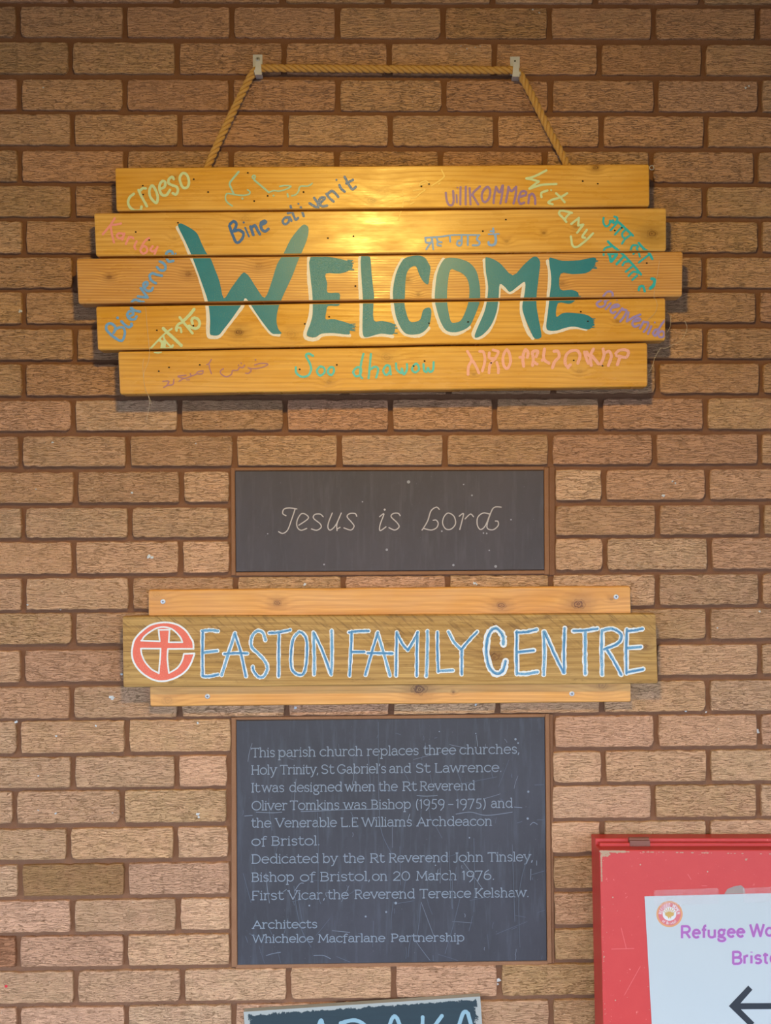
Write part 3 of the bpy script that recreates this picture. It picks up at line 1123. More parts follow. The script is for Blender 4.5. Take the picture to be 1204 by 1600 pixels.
# ------------------------------------------------------------------ plank builder
def plank(name, quad, s0, s1, mat, parent, bev=0.0022, jit=0.35, seed=0, rnd_end=0.0):
    """quad: TL,TR,BR,BL px of the front face at stand-off s1; back at s0"""
    r = random.Random(seed)
    TL, TR, BR, BL = [P(x, y, s1) for x, y in quad]
    n = 16
    rings = []
    for i in range(n + 1):
        f = i / n
        top = TL.lerp(TR, f)
        bot = BL.lerp(BR, f)
        if 0 < i < n:
            top.z += r.uniform(-jit, jit) * S
            bot.z += r.uniform(-jit, jit) * S
        dn = (bot - top).normalized()
        e = 0.0
        xin = Vector((0, 0, 0))
        a, b = -s1, -s0
        ring = [top + dn * bev + Vector((0, 0, 0)), bot - dn * bev, bot + Vector((0, bev, 0)), bot + Vector((0, s1 - s0 - bev, 0)),
                bot - dn * bev + Vector((0, s1 - s0, 0)), top + dn * bev + Vector((0, s1 - s0, 0)), top + Vector((0, s1 - s0 - bev, 0)), top + Vector((0, bev, 0))]
        rings.append(ring)
    # pull the end rings in for a softened end
    ends = []
    for idx, sg in ((0, 1), (n, -1)):
        ring = rings[idx]
        c = sum(ring, Vector()) / 8
        cap = [q + (c - q).normalized() * bev * 0.9 for q in ring]
        rings[idx] = [q + Vector((sg * bev, 0, 0)) for q in ring]
        ends.append(cap)
    rings = [ends[0]] + rings + [ends[1]]
    vs = [q for ring in rings for q in ring]
    m = len(rings)
    fs = []
    for i in range(m - 1):
        for k in range(8):
            fs.append((i * 8 + k, i * 8 + (k + 1) % 8, (i + 1) * 8 + (k + 1) % 8, (i + 1) * 8 + k))
    fs.append(tuple(range(7, -1, -1)))
    fs.append(tuple((m - 1) * 8 + k for k in range(8)))
    return mk(name, vs, fs, mat, parent)


def knots_local(quad, s1, lst):
    """px knots -> local metres about the plank's bounding centre"""
    pts = [P(x, y, s1) for x, y in quad]
    cx = (min(p.x for p in pts) + max(p.x for p in pts)) / 2
    cz = (min(p.z for p in pts) + max(p.z for p in pts)) / 2
    out = []
    for (x, y, r, st) in lst:
        p = P(x, y, s1)
        out.append((p.x - cx, p.z - cz, r * S, st))
    return out


# ------------------------------------------------------------------ WELCOME sign
SB, SF = 0.020, 0.062
ws = empty('welcome_sign', P(600, 612, SF), 'five-plank varnished wooden WELCOME sign with greetings hung by a rope', 'sign')
PQ = [[(180, 262), (1013.5, 256.5), (1014, 322), (182, 329.5)],
      [(147, 333), (1040, 325), (1040, 392), (150, 400)],
      [(119.5, 404.5), (1066, 393), (1065, 463), (122.5, 474.5)],
      [(150, 479), (1039, 466), (1039, 532), (153, 547)],
      [(184.5, 549.5), (1010.5, 536), (1011, 604), (187.5, 616)]]
PK = [[(582, 313, 6, 0.7), (596, 303, 10, 0.25), (930, 262, 5, 0.9), (272, 277, 3, 0.5)],
      [(1018, 365, 8, 0.75), (383, 342, 8, 0.3), (899, 355, 3, 0.5), (849, 364, 2.5, 0.7), (791, 377, 3, 0.5), (272, 372, 3, 0.3)],
      [(294, 428, 5, 0.7), (171, 433, 4, 0.8), (404, 416, 6, 0.35), (637, 437, 3.5, 0.8), (877, 443, 4, 0.5), (653, 460, 2.5, 0.7)],
      [(373, 519, 7, 0.9), (455, 522, 10, 0.3), (964, 502, 3, 0.6), (746, 475, 5, 0.45)],
      [(514, 597, 4, 0.5), (905, 580, 4, 0.4), (604, 558, 8, 0.4), (740, 585, 3, 0.4)]]
WA, WB, WD = (230, 184, 98), (218, 164, 62), (170, 108, 32)
PM = []
for i in range(5):
    kw = dict(ringf=210.0, ringamt=0.26, streak=0.30, rough=0.30, bump=0.30, coat=0.1)
    st = []
    if i == 2:
        kw = dict(ringf=430.0, ringamt=0.50, streak=0.40, rough=0.32, bump=0.5, coat=0.08)
        ca, cb, cd = (226, 180, 116), (218, 166, 90), (160, 102, 54)
    elif i == 1:
        ca, cb, cd = (232, 190, 112), (222, 172, 80), WD
        q = knots_local(PQ[i], SF, [(1020, 366, 60, 1)])[0]
        st = [(q[0], q[1], 0.09, 0.06, (176, 142, 72), 0.5)]
    else:
        ca, cb, cd = WA, WB, WD
    PM.append(wood_mat('pine_plank_%d' % (i + 1), ca, cb, cd, knots_local(PQ[i], SF, PK[i]), stains=st, **kw))
planks = []
for i in range(5):
    planks.append(plank('plank', PQ[i], SB, SF, PM[i], ws, seed=i))
M['batten'] = wood_mat('batten_wood', (180, 128, 62), (170, 118, 54), (120, 76, 34))
for bx in (330, 880):
    a = P(bx - 22, 275, SB)
    b = P(bx + 22, 596, SB)
    mb = MB()
    mb.box((a.x, -SB + 0.0006, b.z), (b.x, -0.0015, a.z), 0.001)
    mb.build('batten', M['batten'], ws)


def wel3(x, y, lift):
    return P(x, y, SF + lift)




PR = [inset(q, 1.2) for q in PQ]


def on_planks(name, strokes, mat, base=0.0004, idx=range(5), label=None, split=False):
    for i in idx:
        paint(name, strokes, wel3, mat, planks[i], PR[i], base, label, None, split)


def greet(name, f, strokes, closed, dots, w_, mat, idx, base=0.0006, smooth=True, rough=0.10, label=None):
    st = []
    for s in strokes:
        ww = w_
        if isinstance(s, tuple):
            s, ww = s
        st.append(ribbon(f(s), ww, False, smooth, rough))
    for s in closed:
        st.append(ribbon(f(s), w_, True, smooth, rough))
    for d_ in dots:
        q = f([d_[:2]])[0]
        st.append(dot(q, d_[2] if len(d_) > 2 else w_ * 0.55))
    on_planks(name, st, mat, base, idx, label)


M['teal'] = paint_mat('paint_teal', (30, 122, 150), 0.36, 0.15, (150, 160, 110))
M['teal_worn'] = paint_mat('paint_teal_brushed', (30, 122, 150), 0.28, 0.15, (150, 160, 110), 1.0, streak=True)
M['white'] = paint_mat('paint_white', (212, 214, 224), 0.45, 0.25, (205, 170, 110))
M['pgreen'] = paint_mat('paint_pale_green', (188, 208, 170), 0.45)
M['pink'] = paint_mat('paint_pink', (224, 146, 148), 0.5, 0.45, (206, 150, 84))
M['pink2'] = paint_mat('paint_rose', (222, 168, 166), 0.5, 0.55, (214, 166, 112))
M['blue'] = paint_mat('paint_sky_blue', (100, 158, 224), 0.45, 0.15, (190, 160, 110))
M['deep'] = paint_mat('paint_deep_blue', (18, 94, 172), 0.36, 0.2, (190, 180, 130))
M['deep_worn'] = paint_mat('paint_deep_blue_brushed', (18, 94, 172), 0.28, 0.2, (190, 180, 130), 1.0)
M['turq'] = paint_mat('paint_turquoise', (66, 186, 196), 0.45, 0.2)
M['cyan'] = paint_mat('paint_cyan', (28, 170, 190), 0.45, 0.15)
M['purple'] = paint_mat('paint_purple', (134, 108, 174), 0.45, 0.12)
M['lilac'] = paint_mat('paint_lilac', (144, 132, 204), 0.45, 0.12)
M['perin'] = paint_mat('paint_periwinkle', (112, 160, 236), 0.45, 0.12)
M['mauve'] = paint_mat('paint_mauve', (160, 116, 134), 0.5, 0.15)
M['greyteal'] = paint_mat('paint_grey_teal', (144, 192, 184), 0.4, 0.3)
M['straw'] = paint_mat('paint_straw', (226, 194, 112), 0.4, 0.2)

# --- WELCOME, letter by letter: white under-stroke then teal body
fW = crop(270, 340, 5.473)
fE = crop(470, 390, 7.082)
fC = crop(600, 390, 7.082)
fM = crop(730, 390, 5.733)
LET = [
    ('teal', fW, [(45, 75), (60, 50), (95, 60), (165, 100), (210, 140), (245, 220), (285, 300), (320, 345), (355, 430), (400, 550), (435, 690),
                  (500, 600), (590, 480), (625, 478), (660, 515), (720, 610), (785, 685), (840, 560), (890, 400), (945, 310), (1010, 180),
                  (1100, 70), (1140, 65), (1160, 100), (1145, 190), (1100, 300), (1065, 380), (1020, 500), (950, 650), (905, 760), (885, 870),
                  (900, 950), (930, 990), (880, 995), (840, 985), (770, 900), (700, 800), (625, 690), (590, 740), (500, 870), (430, 960),
                  (390, 1005), (330, 1005), (315, 980), (318, 880), (300, 720), (250, 570), (200, 430), (150, 300), (100, 190)], [],
     [[(40, 85), (90, 180), (145, 310), (205, 440), (262, 620), (292, 740), (300, 860), (302, 1000), (340, 1022), (398, 1012), (450, 945), (520, 855),
       (590, 765), (622, 705), (700, 800), (770, 900), (840, 985), (905, 1003)]]),
    ('teal_worn', fE, [(105, 85), (300, 80), (500, 120), (570, 160), (550, 220), (430, 265), (275, 265), (290, 370), (295, 475), (420, 480),
                       (430, 545), (430, 600), (400, 625), (300, 625), (280, 690), (275, 770), (370, 770), (540, 820), (585, 855), (540, 890),
                       (530, 940), (370, 925), (230, 930), (160, 970), (80, 960), (65, 920), (110, 800), (130, 690), (125, 480), (105, 300)], [],
     [[(88, 95), (88, 300), (105, 500), (115, 620), (98, 760), (52, 900), (50, 970), (120, 995), (180, 985), (230, 945), (370, 935), (535, 950)]]),
    ('teal_worn', fE, [(665, 75), (750, 75), (770, 110), (785, 300), (808, 500), (805, 560), (805, 780), (900, 790), (1020, 820), (1040, 880),
                       (1010, 940), (880, 930), (730, 970), (685, 940), (680, 800), (685, 560), (668, 300)], [],
     [[(656, 90), (652, 300), (660, 520), (670, 620), (668, 800), (665, 935), (700, 962), (800, 945), (930, 945), (1010, 962)]]),
    ('teal_worn', fC, [(210, 110), (290, 75), (380, 65), (450, 90), (490, 150), (512, 200), (500, 300), (485, 385), (430, 350), (385, 270),
                       (350, 185), (290, 200), (250, 260), (235, 360), (230, 500), (225, 600), (245, 700), (280, 790), (340, 800), (400, 770),
                       (430, 670), (490, 640), (520, 670), (515, 760), (490, 850), (420, 920), (330, 940), (240, 930), (180, 860), (130, 740),
                       (110, 620), (95, 500), (105, 380), (140, 240)], [],
     [[(205, 110), (143, 220), (103, 340), (85, 480), (92, 600), (108, 720), (155, 840), (220, 925), (320, 955), (410, 942), (490, 870)]]),
    ('teal', fC, [(660, 110), (760, 90), (880, 115), (960, 160), (1020, 240), (1050, 360), (1062, 480), (1050, 600), (990, 760), (940, 850),
                  (850, 900), (760, 915), (680, 890), (620, 790), (580, 660), (560, 560), (565, 420), (590, 250)],
     [[(730, 225), (800, 235), (870, 270), (920, 330), (942, 430), (935, 560), (900, 680), (850, 780), (800, 805), (740, 800), (710, 680),
       (695, 560), (700, 400)]],
     [[(655, 110), (600, 205), (564, 320), (546, 500), (554, 620), (595, 765), (643, 875), (720, 925), (800, 930), (870, 902), (940, 858)]]),
    ('teal', fM, [(160, 80), (175, 70), (230, 85), (300, 130), (405, 230), (500, 140), (580, 70), (620, 65), (650, 110), (640, 230), (620, 400),
                  (620, 520), (660, 740), (655, 790), (600, 795), (560, 720), (510, 600), (490, 510), (510, 400), (515, 290), (450, 330), (380, 380),
                  (340, 340), (290, 310), (280, 420), (260, 560), (210, 680), (140, 760), (80, 790), (65, 770), (90, 700), (150, 560), (175, 450),
                  (185, 330), (165, 200)], [],
     [[(152, 95), (162, 200), (178, 330), (168, 470), (122, 600), (64, 720), (56, 775), (100, 790), (170, 745), (220, 670), (260, 545), (275, 425),
       (290, 318), (340, 355), (385, 380), (450, 340), (512, 290), (494, 400), (484, 530), (504, 640), (545, 740), (585, 793)]]),
    ('teal', fM, [(730, 90), (760, 75), (850, 100), (1000, 95), (1130, 70), (1152, 100), (1120, 170), (1060, 210), (940, 220), (835, 215),
                  (830, 355), (930, 360), (990, 385), (985, 430), (940, 475), (900, 485), (810, 480), (795, 600), (850, 570), (920, 565), (1050, 580),
                  (1110, 610), (1130, 650), (1110, 700), (1070, 715), (960, 690), (880, 700), (800, 725), (730, 725), (705, 690), (720, 560),
                  (735, 420), (750, 260)], [],
     [[(718, 105), (738, 200), (732, 330), (718, 500), (700, 650), (692, 715), (732, 742), (830, 726), (920, 697), (1000, 697), (1060, 712)]]),
]
for mt, f, outer, holes, whites in LET:
    on_planks('letter_highlight', [ribbon(f(s), 6.0, False, True, 0.10) for s in whites], M['white'], 0.0002, range(1, 4), None, True)
    oc = catmull(f(outer), True, 3)
    hs = [catmull(f(h), True, 3) for h in holes]
    on_planks('painted_letter', [shape(oc, hs)], M[mt], 0.00045, range(1, 4), None, True)

# ragged bristle marks where the brush left the board
br = random.Random(4)
for mt, lst in (('teal_worn', ((548, 405, 423), (551, 506, 517), (615, 506, 522))), ('teal', ((928, 404, 420), (902, 455, 468), (925, 497, 513)))):
    st = []
    for x, ya, yb in lst:
        for k in range(9):
            y = br.uniform(ya, yb)
            st.append(ribbon([(x - 5, y), (x + br.uniform(1, 5.5), y + br.uniform(-.8, .8))], br.uniform(.7, 1.6), False, False))
    for i in (2, 3):
        o = paint('bristle_marks', st, wel3, M[mt], planks[i], PR[i], 0.0008)
        if o:
            o['kind'] = 'stuff'

# --- the small greetings
f = crop(190, 260, 10.033)
greet('painted_word', f, [[(190, 430), (130, 480), (100, 560), (130, 640), (200, 690), (290, 690), (310, 630)],
                          [(265, 370), (310, 470), (360, 560), (395, 625)], [(285, 385), (330, 345), (375, 345)],
                          [(610, 350), (670, 320), (680, 250), (640, 230), (595, 290), (600, 390), (640, 450), (700, 450), (745, 390), (755, 370)],
                          [(815, 200), (790, 165), (740, 200), (735, 260), (790, 295), (860, 320), (880, 380), (850, 440), (800, 420)]],
      [[(480, 300), (435, 370), (445, 470), (500, 545), (545, 570), (565, 500), (540, 390)],
       [(960, 105), (910, 180), (930, 280), (970, 335), (1030, 325), (1055, 240), (1025, 140)]], [], 4.2, M['pgreen'], [0])
f = crop(150, 330, 8.6)
greet('painted_word', f, [[(250, 95), (190, 190), (90, 310)], [(205, 185), (270, 180), (335, 165)], [(195, 195), (210, 290), (240, 420)],
                          [(380, 300), (350, 385)], [(445, 345), (400, 440)], [(425, 375), (470, 345), (500, 365)], [(545, 405), (515, 470), (530, 510)],
                          [(710, 360), (650, 410), (600, 500)], [(760, 470), (730, 520), (760, 540), (800, 520), (825, 480)], [(825, 480), (785, 580)]],
      [[(310, 295), (280, 330), (310, 365), (355, 350), (370, 310)], [(640, 470), (595, 520), (630, 570), (680, 545), (680, 490)]], [], 3.5, M['pink'], [1])
f = crop(155, 380, 9.262)
greet('painted_word', f, [[(110, 1180), (160, 1160), (215, 1190), (235, 1240), (205, 1300)],
                          [(110, 1180), (100, 1210), (110, 1260), (200, 1350), (300, 1410), (345, 1390), (370, 1300), (350, 1225), (290, 1220), (225, 1250)],
                          [(320, 1130), (380, 1190), (430, 1215), (470, 1190), (465, 1165)],
                          [(430, 1060), (490, 1030), (480, 990), (430, 990), (405, 1040), (440, 1095), (510, 1100), (540, 1060)],
                          [(460, 940), (520, 975), (590, 990)], [(470, 940), (460, 880), (490, 830), (540, 820), (600, 850), (640, 850)],
                          [(560, 770), (640, 780), (700, 785)], [(700, 785), (650, 720), (600, 650)],
                          [(660, 640), (700, 590), (680, 560), (640, 590), (650, 650), (700, 690), (750, 685), (775, 645)],
                          [(735, 520), (780, 560), (820, 580)], [(745, 530), (730, 470), (770, 435), (830, 455), (905, 470)],
                          [(835, 345), (880, 390), (940, 390), (960, 345), (930, 290), (875, 265)],
                          [(985, 180), (1060, 175), (1050, 125), (1010, 115), (970, 150), (975, 220), (1010, 265), (1070, 255)]],
      [], [(265, 1080, 2.4), (1105, 150, 1.5)], 4.1, M['blue'], [1, 2, 3])
f = crop(230, 470, 12.04)
greet('painted_word', f, [([(60, 900), (200, 750), (340, 610), (460, 525)], 3), ([(300, 520), (370, 590), (480, 690), (640, 840)], 5),
                          ([(300, 650), (330, 740), (400, 820), (450, 870)], 3), ([(230, 740), (280, 790), (270, 890)], 4.4),
                          ([(330, 800), (330, 890), (440, 890), (480, 840)], 4), ([(340, 760), (290, 770)], 4),
                          ([(880, 160), (790, 270), (700, 360), (660, 400)], 4.8), ([(610, 310), (670, 390), (760, 500), (850, 610)], 4),
                          ([(680, 400), (600, 430), (550, 490), (550, 560)], 4), ([(550, 510), (620, 510), (640, 590)], 3.5),
                          ([(850, 430), (840, 350), (900, 320), (970, 370), (980, 460), (920, 520), (830, 500), (790, 470)], 4.5),
                          ([(140, 965), (200, 975), (260, 960)], 3)], [], [], 4, M['pgreen'], [3, 4])
f = crop(240, 550, 6.337)
greet('painted_word', f, [[(570, 75), (545, 115), (525, 125)], [(548, 125), (555, 165), (572, 215)],
                          [(1000, 128), (1060, 112), (1130, 120), (1080, 150), (1000, 165), (950, 160)], [(935, 155), (965, 180), (940, 210), (910, 210)],
                          [(900, 130), (880, 155), (850, 150), (830, 180), (780, 185), (770, 220), (720, 245), (670, 220), (660, 190), (690, 165)],
                          [(490, 185), (480, 215), (430, 215), (440, 195), (490, 185)], [(430, 215), (380, 235), (360, 215)],
                          [(370, 240), (300, 260), (240, 240), (320, 230)], [(300, 260), (250, 290)], [(200, 270), (190, 320), (140, 330), (100, 350)],
                          [(90, 290), (150, 290), (130, 330)]], [], [(1008, 78, 1.4), (840, 130, 1.2), (865, 110, 1.2), (330, 275, 1.2), (350, 275, 1.2)],
      1.9, M['mauve'], [4])
f = crop(340, 260, 7.525)
greet('painted_word', f, [([(245, 65), (190, 130), (140, 200), (160, 260), (190, 330)], 3.2), [(190, 330), (280, 340), (360, 330), (380, 300), (350, 275)],
                          [(190, 330), (110, 320), (90, 370), (110, 420), (170, 465)], ([(430, 160), (500, 220), (600, 305)], 3),
                          [(600, 305), (660, 285), (720, 290), (800, 270), (860, 235), (790, 225), (730, 235)],
                          [(1110, 200), (1060, 230), (970, 235), (950, 290), (920, 330), (870, 345)], ([(820, 325), (825, 355)], 3)],
      [[(425, 105), (405, 125), (425, 145), (442, 122)]], [(290, 378, 1.8), (655, 343, 1.6)], 2.4, M['greyteal'], [0])
f = crop(350, 270, 5.473)
greet('painted_word', f, [[(50, 440), (80, 415), (105, 440), (85, 490), (60, 500)], [(45, 455), (65, 510), (105, 595), (150, 570), (165, 520), (130, 490), (80, 500)],
                          ([(180, 470), (212, 545)], 2.8), [(225, 460), (250, 530)], [(228, 475), (262, 450), (285, 490), (305, 525)],
                          [(310, 450), (355, 425), (345, 412), (315, 430), (320, 480), (350, 500), (378, 480)]], [], [(168, 425, 1.6)], 4.4, M['deep'], [0, 1])
greet('painted_word', f, [[(560, 380), (575, 410)], [(568, 285), (585, 340), (610, 400), (632, 385)], [(545, 345), (600, 325)], [(655, 295), (680, 370)]],
      [[(520, 385), (500, 415), (520, 440), (550, 420), (555, 385)]], [(635, 265, 1.6)], 3.8, M['deep'], [0, 1])
greet('painted_word', f, [[(730, 260), (770, 285), (805, 300)], [(770, 215), (800, 260), (805, 300)],
                          [(820, 260), (860, 215), (825, 215), (810, 250), (835, 285), (880, 280)], [(875, 180), (900, 215), (935, 245)],
                          [(885, 180), (920, 155), (950, 175), (975, 205)], [(985, 105), (1000, 135), (1030, 160)],
                          [(1030, 35), (1060, 90), (1095, 140), (1125, 120)], [(1045, 90), (1100, 60)]], [], [(960, 60, 1.7)], 4.0, M['deep_worn'], [0, 1])
f = crop(450, 540, 5.017)
greet('painted_word', f, [[(195, 80), (160, 62), (140, 80), (165, 130), (180, 180), (160, 230), (110, 245), (65, 215), (60, 170)]],
      [[(250, 165), (225, 200), (250, 235), (285, 210), (280, 175)], [(330, 170), (310, 205), (335, 232), (358, 205), (355, 175)]], [], 3.5, M['turq'], [4])
greet('painted_word', f, [[(590, 65), (570, 150), (565, 230), (580, 255)], [(648, 65), (640, 160), (630, 255)], [(640, 190), (680, 165), (705, 185), (690, 250)],
                          [(795, 160), (805, 225)], [(845, 140), (850, 185), (885, 215), (890, 180), (905, 225), (930, 190), (930, 145)],
                          [(1060, 145), (1065, 195), (1085, 205), (1095, 175), (1110, 205), (1135, 190), (1140, 130)]],
      [[(540, 170), (510, 205), (530, 240), (565, 225), (570, 180)], [(770, 155), (745, 195), (765, 230), (795, 205), (795, 165)],
       [(995, 145), (970, 185), (995, 210), (1025, 185), (1015, 150)]], [], 3.5, M['turq'], [4])
f = crop(610, 255, 10.945)
greet('painted_word', f, [([(870, 115), (905, 190), (910, 235), (820, 310), (700, 385)], 2.2), [(660, 350), (600, 305), (520, 330), (490, 380), (600, 340)],
                          [(390, 470), (480, 450), (590, 450), (500, 520), (420, 590), (340, 595), (320, 640), (225, 650), (200, 760), (130, 970)],
                          [(820, 358), (845, 345)], [(170, 555), (210, 550), (205, 480)], [(340, 700), (400, 665)], [(340, 395), (350, 410)]], [], [],
      1.9, M['straw'], [0, 1])
f = crop(655, 345, 9.262)
greet('painted_word', f, [([(80, 245), (300, 230), (500, 205), (870, 205)], 2.6), [(90, 250), (95, 310), (170, 310), (180, 240)], [(180, 240), (200, 410)],
                          [(160, 320), (100, 410)], [(250, 250), (270, 300), (320, 310)], [(270, 300), (260, 350), (310, 360)], [(440, 230), (445, 300)],
                          [(610, 220), (610, 330), (580, 360), (545, 340), (560, 290), (610, 290)], [(700, 220), (700, 350)],
                          [(850, 215), (830, 270), (870, 310), (850, 350), (770, 355)]], [], [], 3.1, M['perin'], [1])
greet('painted_word', f, [([(1000, 195), (1150, 190)], 2.4), ([(1095, 200), (1105, 300), (1070, 350), (1010, 345), (1000, 310)], 4), [(1030, 150), (1080, 150)],
                          [(1065, 110), (1070, 165)]], [], [], 3.1, M['perin'], [1])
f = crop(685, 270, 7.525)
greet('painted_word', f, [[(85, 235), (95, 320), (120, 375), (160, 375), (175, 330), (170, 215)], ([(210, 260), (215, 350)], 2.6), [(258, 170), (255, 370)],
                          [(320, 165), (318, 370)], [(365, 180), (375, 370)], [(485, 160), (420, 220), (390, 260)], [(395, 255), (465, 370)],
                          [(645, 355), (655, 260), (675, 165)], [(675, 165), (715, 230), (750, 150)], [(755, 150), (745, 260), (725, 360)],
                          [(790, 345), (810, 240), (820, 170)], [(820, 165), (855, 215), (910, 165)], [(910, 165), (905, 260), (880, 360)],
                          [(945, 285), (1020, 260), (1020, 220), (970, 225), (940, 310), (960, 365), (1005, 350)],
                          [(1055, 355), (1065, 260)], [(1065, 270), (1100, 245), (1130, 290), (1135, 365)]],
      [[(560, 170), (515, 230), (510, 310), (545, 345), (590, 300), (605, 220), (590, 175)]], [(220, 172, 1.3)], 3.5, M['purple'], [0])
f = crop(810, 255, 9.262)
greet('painted_word', f, [[(400, 105), (230, 190), (110, 220)], [(110, 220), (210, 240), (290, 265)], [(290, 265), (200, 330), (155, 370)],
                          [(155, 370), (330, 315), (545, 300)], [(415, 395), (330, 430), (330, 490)], [(540, 435), (600, 490), (665, 565)],
                          [(700, 435), (600, 495), (480, 530), (430, 570), (490, 595)], [(770, 720), (620, 685), (585, 730), (640, 790), (690, 850)],
                          [(740, 725), (680, 790), (670, 830)], [(760, 880), (870, 790)], [(870, 790), (860, 900)], [(860, 900), (935, 890)],
                          [(935, 890), (845, 1005)], [(985, 965), (920, 1060), (960, 1080)], [(1075, 1015), (980, 1110), (850, 1210), (780, 1190), (755, 1060)]],
      [], [(470, 390, 1.6)], 3.6, M['pgreen'], [0, 1])
f = crop(930, 325, 11.85)
greet('painted_word', f, [[(150, 180), (145, 270), (190, 340), (250, 310), (280, 250), (330, 230)], [(350, 160), (400, 180), (390, 240), (330, 280)],
                          ([(270, 240), (330, 265)], 4.2), [(420, 250), (350, 330), (280, 410)], ([(400, 250), (480, 310), (690, 510)], 3.8),
                          [(500, 340), (430, 410), (360, 490)], [(560, 400), (500, 460), (500, 530), (560, 560), (640, 500)], [(600, 530), (540, 580), (490, 660)],
                          [(650, 780), (680, 700), (760, 690), (790, 720)], ([(800, 650), (900, 760), (980, 820), (1050, 940)], 4), [(700, 850), (720, 820)],
                          [(760, 740), (800, 830), (820, 900)], [(980, 870), (800, 1010)]], [], [], 3.2, M['cyan'], [1, 2])
greet('painted_word', f, [([(230, 620), (310, 700), (430, 790), (540, 890), (700, 1060), (840, 1230)], 3.8), [(300, 710), (170, 750), (150, 870)],
                          ([(240, 850), (390, 850), (290, 990)], 4.5), ([(260, 860), (280, 980)], 4.5), ([(520, 900), (390, 1040)], 4),
                          [(600, 990), (540, 1000), (500, 1060)], [(680, 1080), (560, 1180)], [(790, 1200), (700, 1180), (610, 1260)], [(770, 1250), (680, 1330)],
                          ([(800, 1520), (820, 1460), (880, 1450), (910, 1540)], 4), ([(1040, 1310), (1090, 1330), (1080, 1420), (1010, 1490)], 5)], [], [], 3.3,
      M['cyan'], [1, 2])
f = crop(920, 445, 9.262)
greet('painted_word', f, [[(180, 215), (240, 120), (300, 95), (340, 130), (320, 190), (220, 240)], [(180, 220), (110, 270), (150, 320), (220, 300), (240, 240)],
                          [(310, 270), (240, 350)], [(340, 330), (430, 310), (410, 285), (350, 300), (310, 370), (340, 410), (380, 390)], [(480, 340), (370, 480)],
                          [(470, 360), (540, 370), (510, 450), (450, 530)], [(570, 400), (545, 530)], [(545, 530), (640, 470), (740, 430)],
                          [(650, 530), (740, 510), (710, 480), (650, 510), (625, 570), (660, 605), (720, 580)], [(790, 530), (735, 630)],
                          [(780, 545), (850, 545), (840, 610), (790, 680)], [(900, 600), (850, 710)], [(1100, 510), (1030, 600), (960, 740)]],
      [[(960, 650), (925, 700), (950, 735), (990, 700), (1000, 655)], [(1050, 670), (1000, 710), (1020, 755), (1070, 750), (1085, 700)]],
      [(400, 215, 1.5), (950, 545, 1.5)], 3.4, M['lilac'], [2, 3])
f = crop(720, 535, 8.6)
greet('painted_word', f, [[(85, 120), (140, 230), (100, 330), (95, 430)], [(140, 230), (190, 300), (240, 410)], [(250, 120), (300, 130), (320, 220), (310, 300), (285, 385)],
                          [(380, 140), (380, 210), (460, 220)], [(430, 100), (500, 130), (460, 210)], [(450, 220), (390, 300), (375, 410)], [(480, 270), (500, 340), (500, 410)]],
      [[(610, 100), (565, 190), (570, 300), (620, 350), (665, 260), (650, 150)]], [], 4.4, M['pink2'], [4])
f8 = crop(850, 535, 8.6)
st = [ribbon(f(s), 4.8, False, True, .1) for s in
      ([(840, 320), (830, 200), (860, 100), (900, 140), (890, 200)], [(790, 200), (840, 200)], [(960, 310), (970, 220), (960, 130), (1030, 120), (1010, 190)],
       [(970, 260), (1020, 290)], [(1120, 90), (1110, 220), (1180, 280)], [(1110, 220), (1090, 240)])]
st += [ribbon(f8(s), 4.8, False, True, .1) for s in
       ([(130, 120), (180, 120), (200, 190), (140, 260), (110, 340)], [(320, 340), (280, 280), (290, 180), (350, 120), (440, 110), (480, 180), (450, 280)],
        [(320, 330), (350, 300)], [(540, 130), (560, 200), (590, 280)], [(570, 130), (600, 180)], [(660, 90), (620, 180), (630, 310)], [(640, 180), (730, 290)],
        [(790, 90), (800, 180), (760, 290)], [(800, 150), (870, 120), (900, 190), (860, 310)],
        [(960, 150), (1000, 110), (1080, 100), (1130, 130), (1100, 200), (1020, 190), (970, 180)], [(1020, 190), (980, 300)])]
on_planks('painted_word', st, M['pink2'], 0.0006, [4])

# pin holes of old nails
M['hole'] = plain('hole_shade', (34, 20, 12), 0.9)  # flat discs, the shade inside each hole put into their dark colour
HL = [(223, 290), (223.5, 304), (325, 300), (302.5, 280), (387, 270), (418, 306), (474, 300), (397, 314), (658, 291), (670, 287.5), (910, 283), (933.5, 287),
      (212, 362.5), (233, 375), (278, 348), (512, 372), (552, 369), (754, 361), (960, 360), (971, 356), (790, 343),
      (555, 447), (217, 473), (1010, 411), (245, 516), (302, 509), (476, 506), (514, 495), (670, 505), (731, 503), (907, 487), (918, 502),
      (248, 580), (264, 574), (468, 577), (526, 570), (663, 564), (767, 567), (896, 563), (941, 571.5), (646, 572), (312, 570)]
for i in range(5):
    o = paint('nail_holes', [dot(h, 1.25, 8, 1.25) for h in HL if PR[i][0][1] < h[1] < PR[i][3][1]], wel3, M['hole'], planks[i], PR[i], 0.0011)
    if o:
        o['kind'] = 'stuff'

# ---- rope
M['rope'] = None
t = NT('manila_rope')
v = t.obj()
fib = t.noise(v, 700, 4, 0.75)
col = t.mix(fib, lin(164, 116, 56), lin(234, 192, 122))
M['rope'] = t.out(col, 0.9, t.bump(fib, 1.0, 0.0016), spec=0.1)


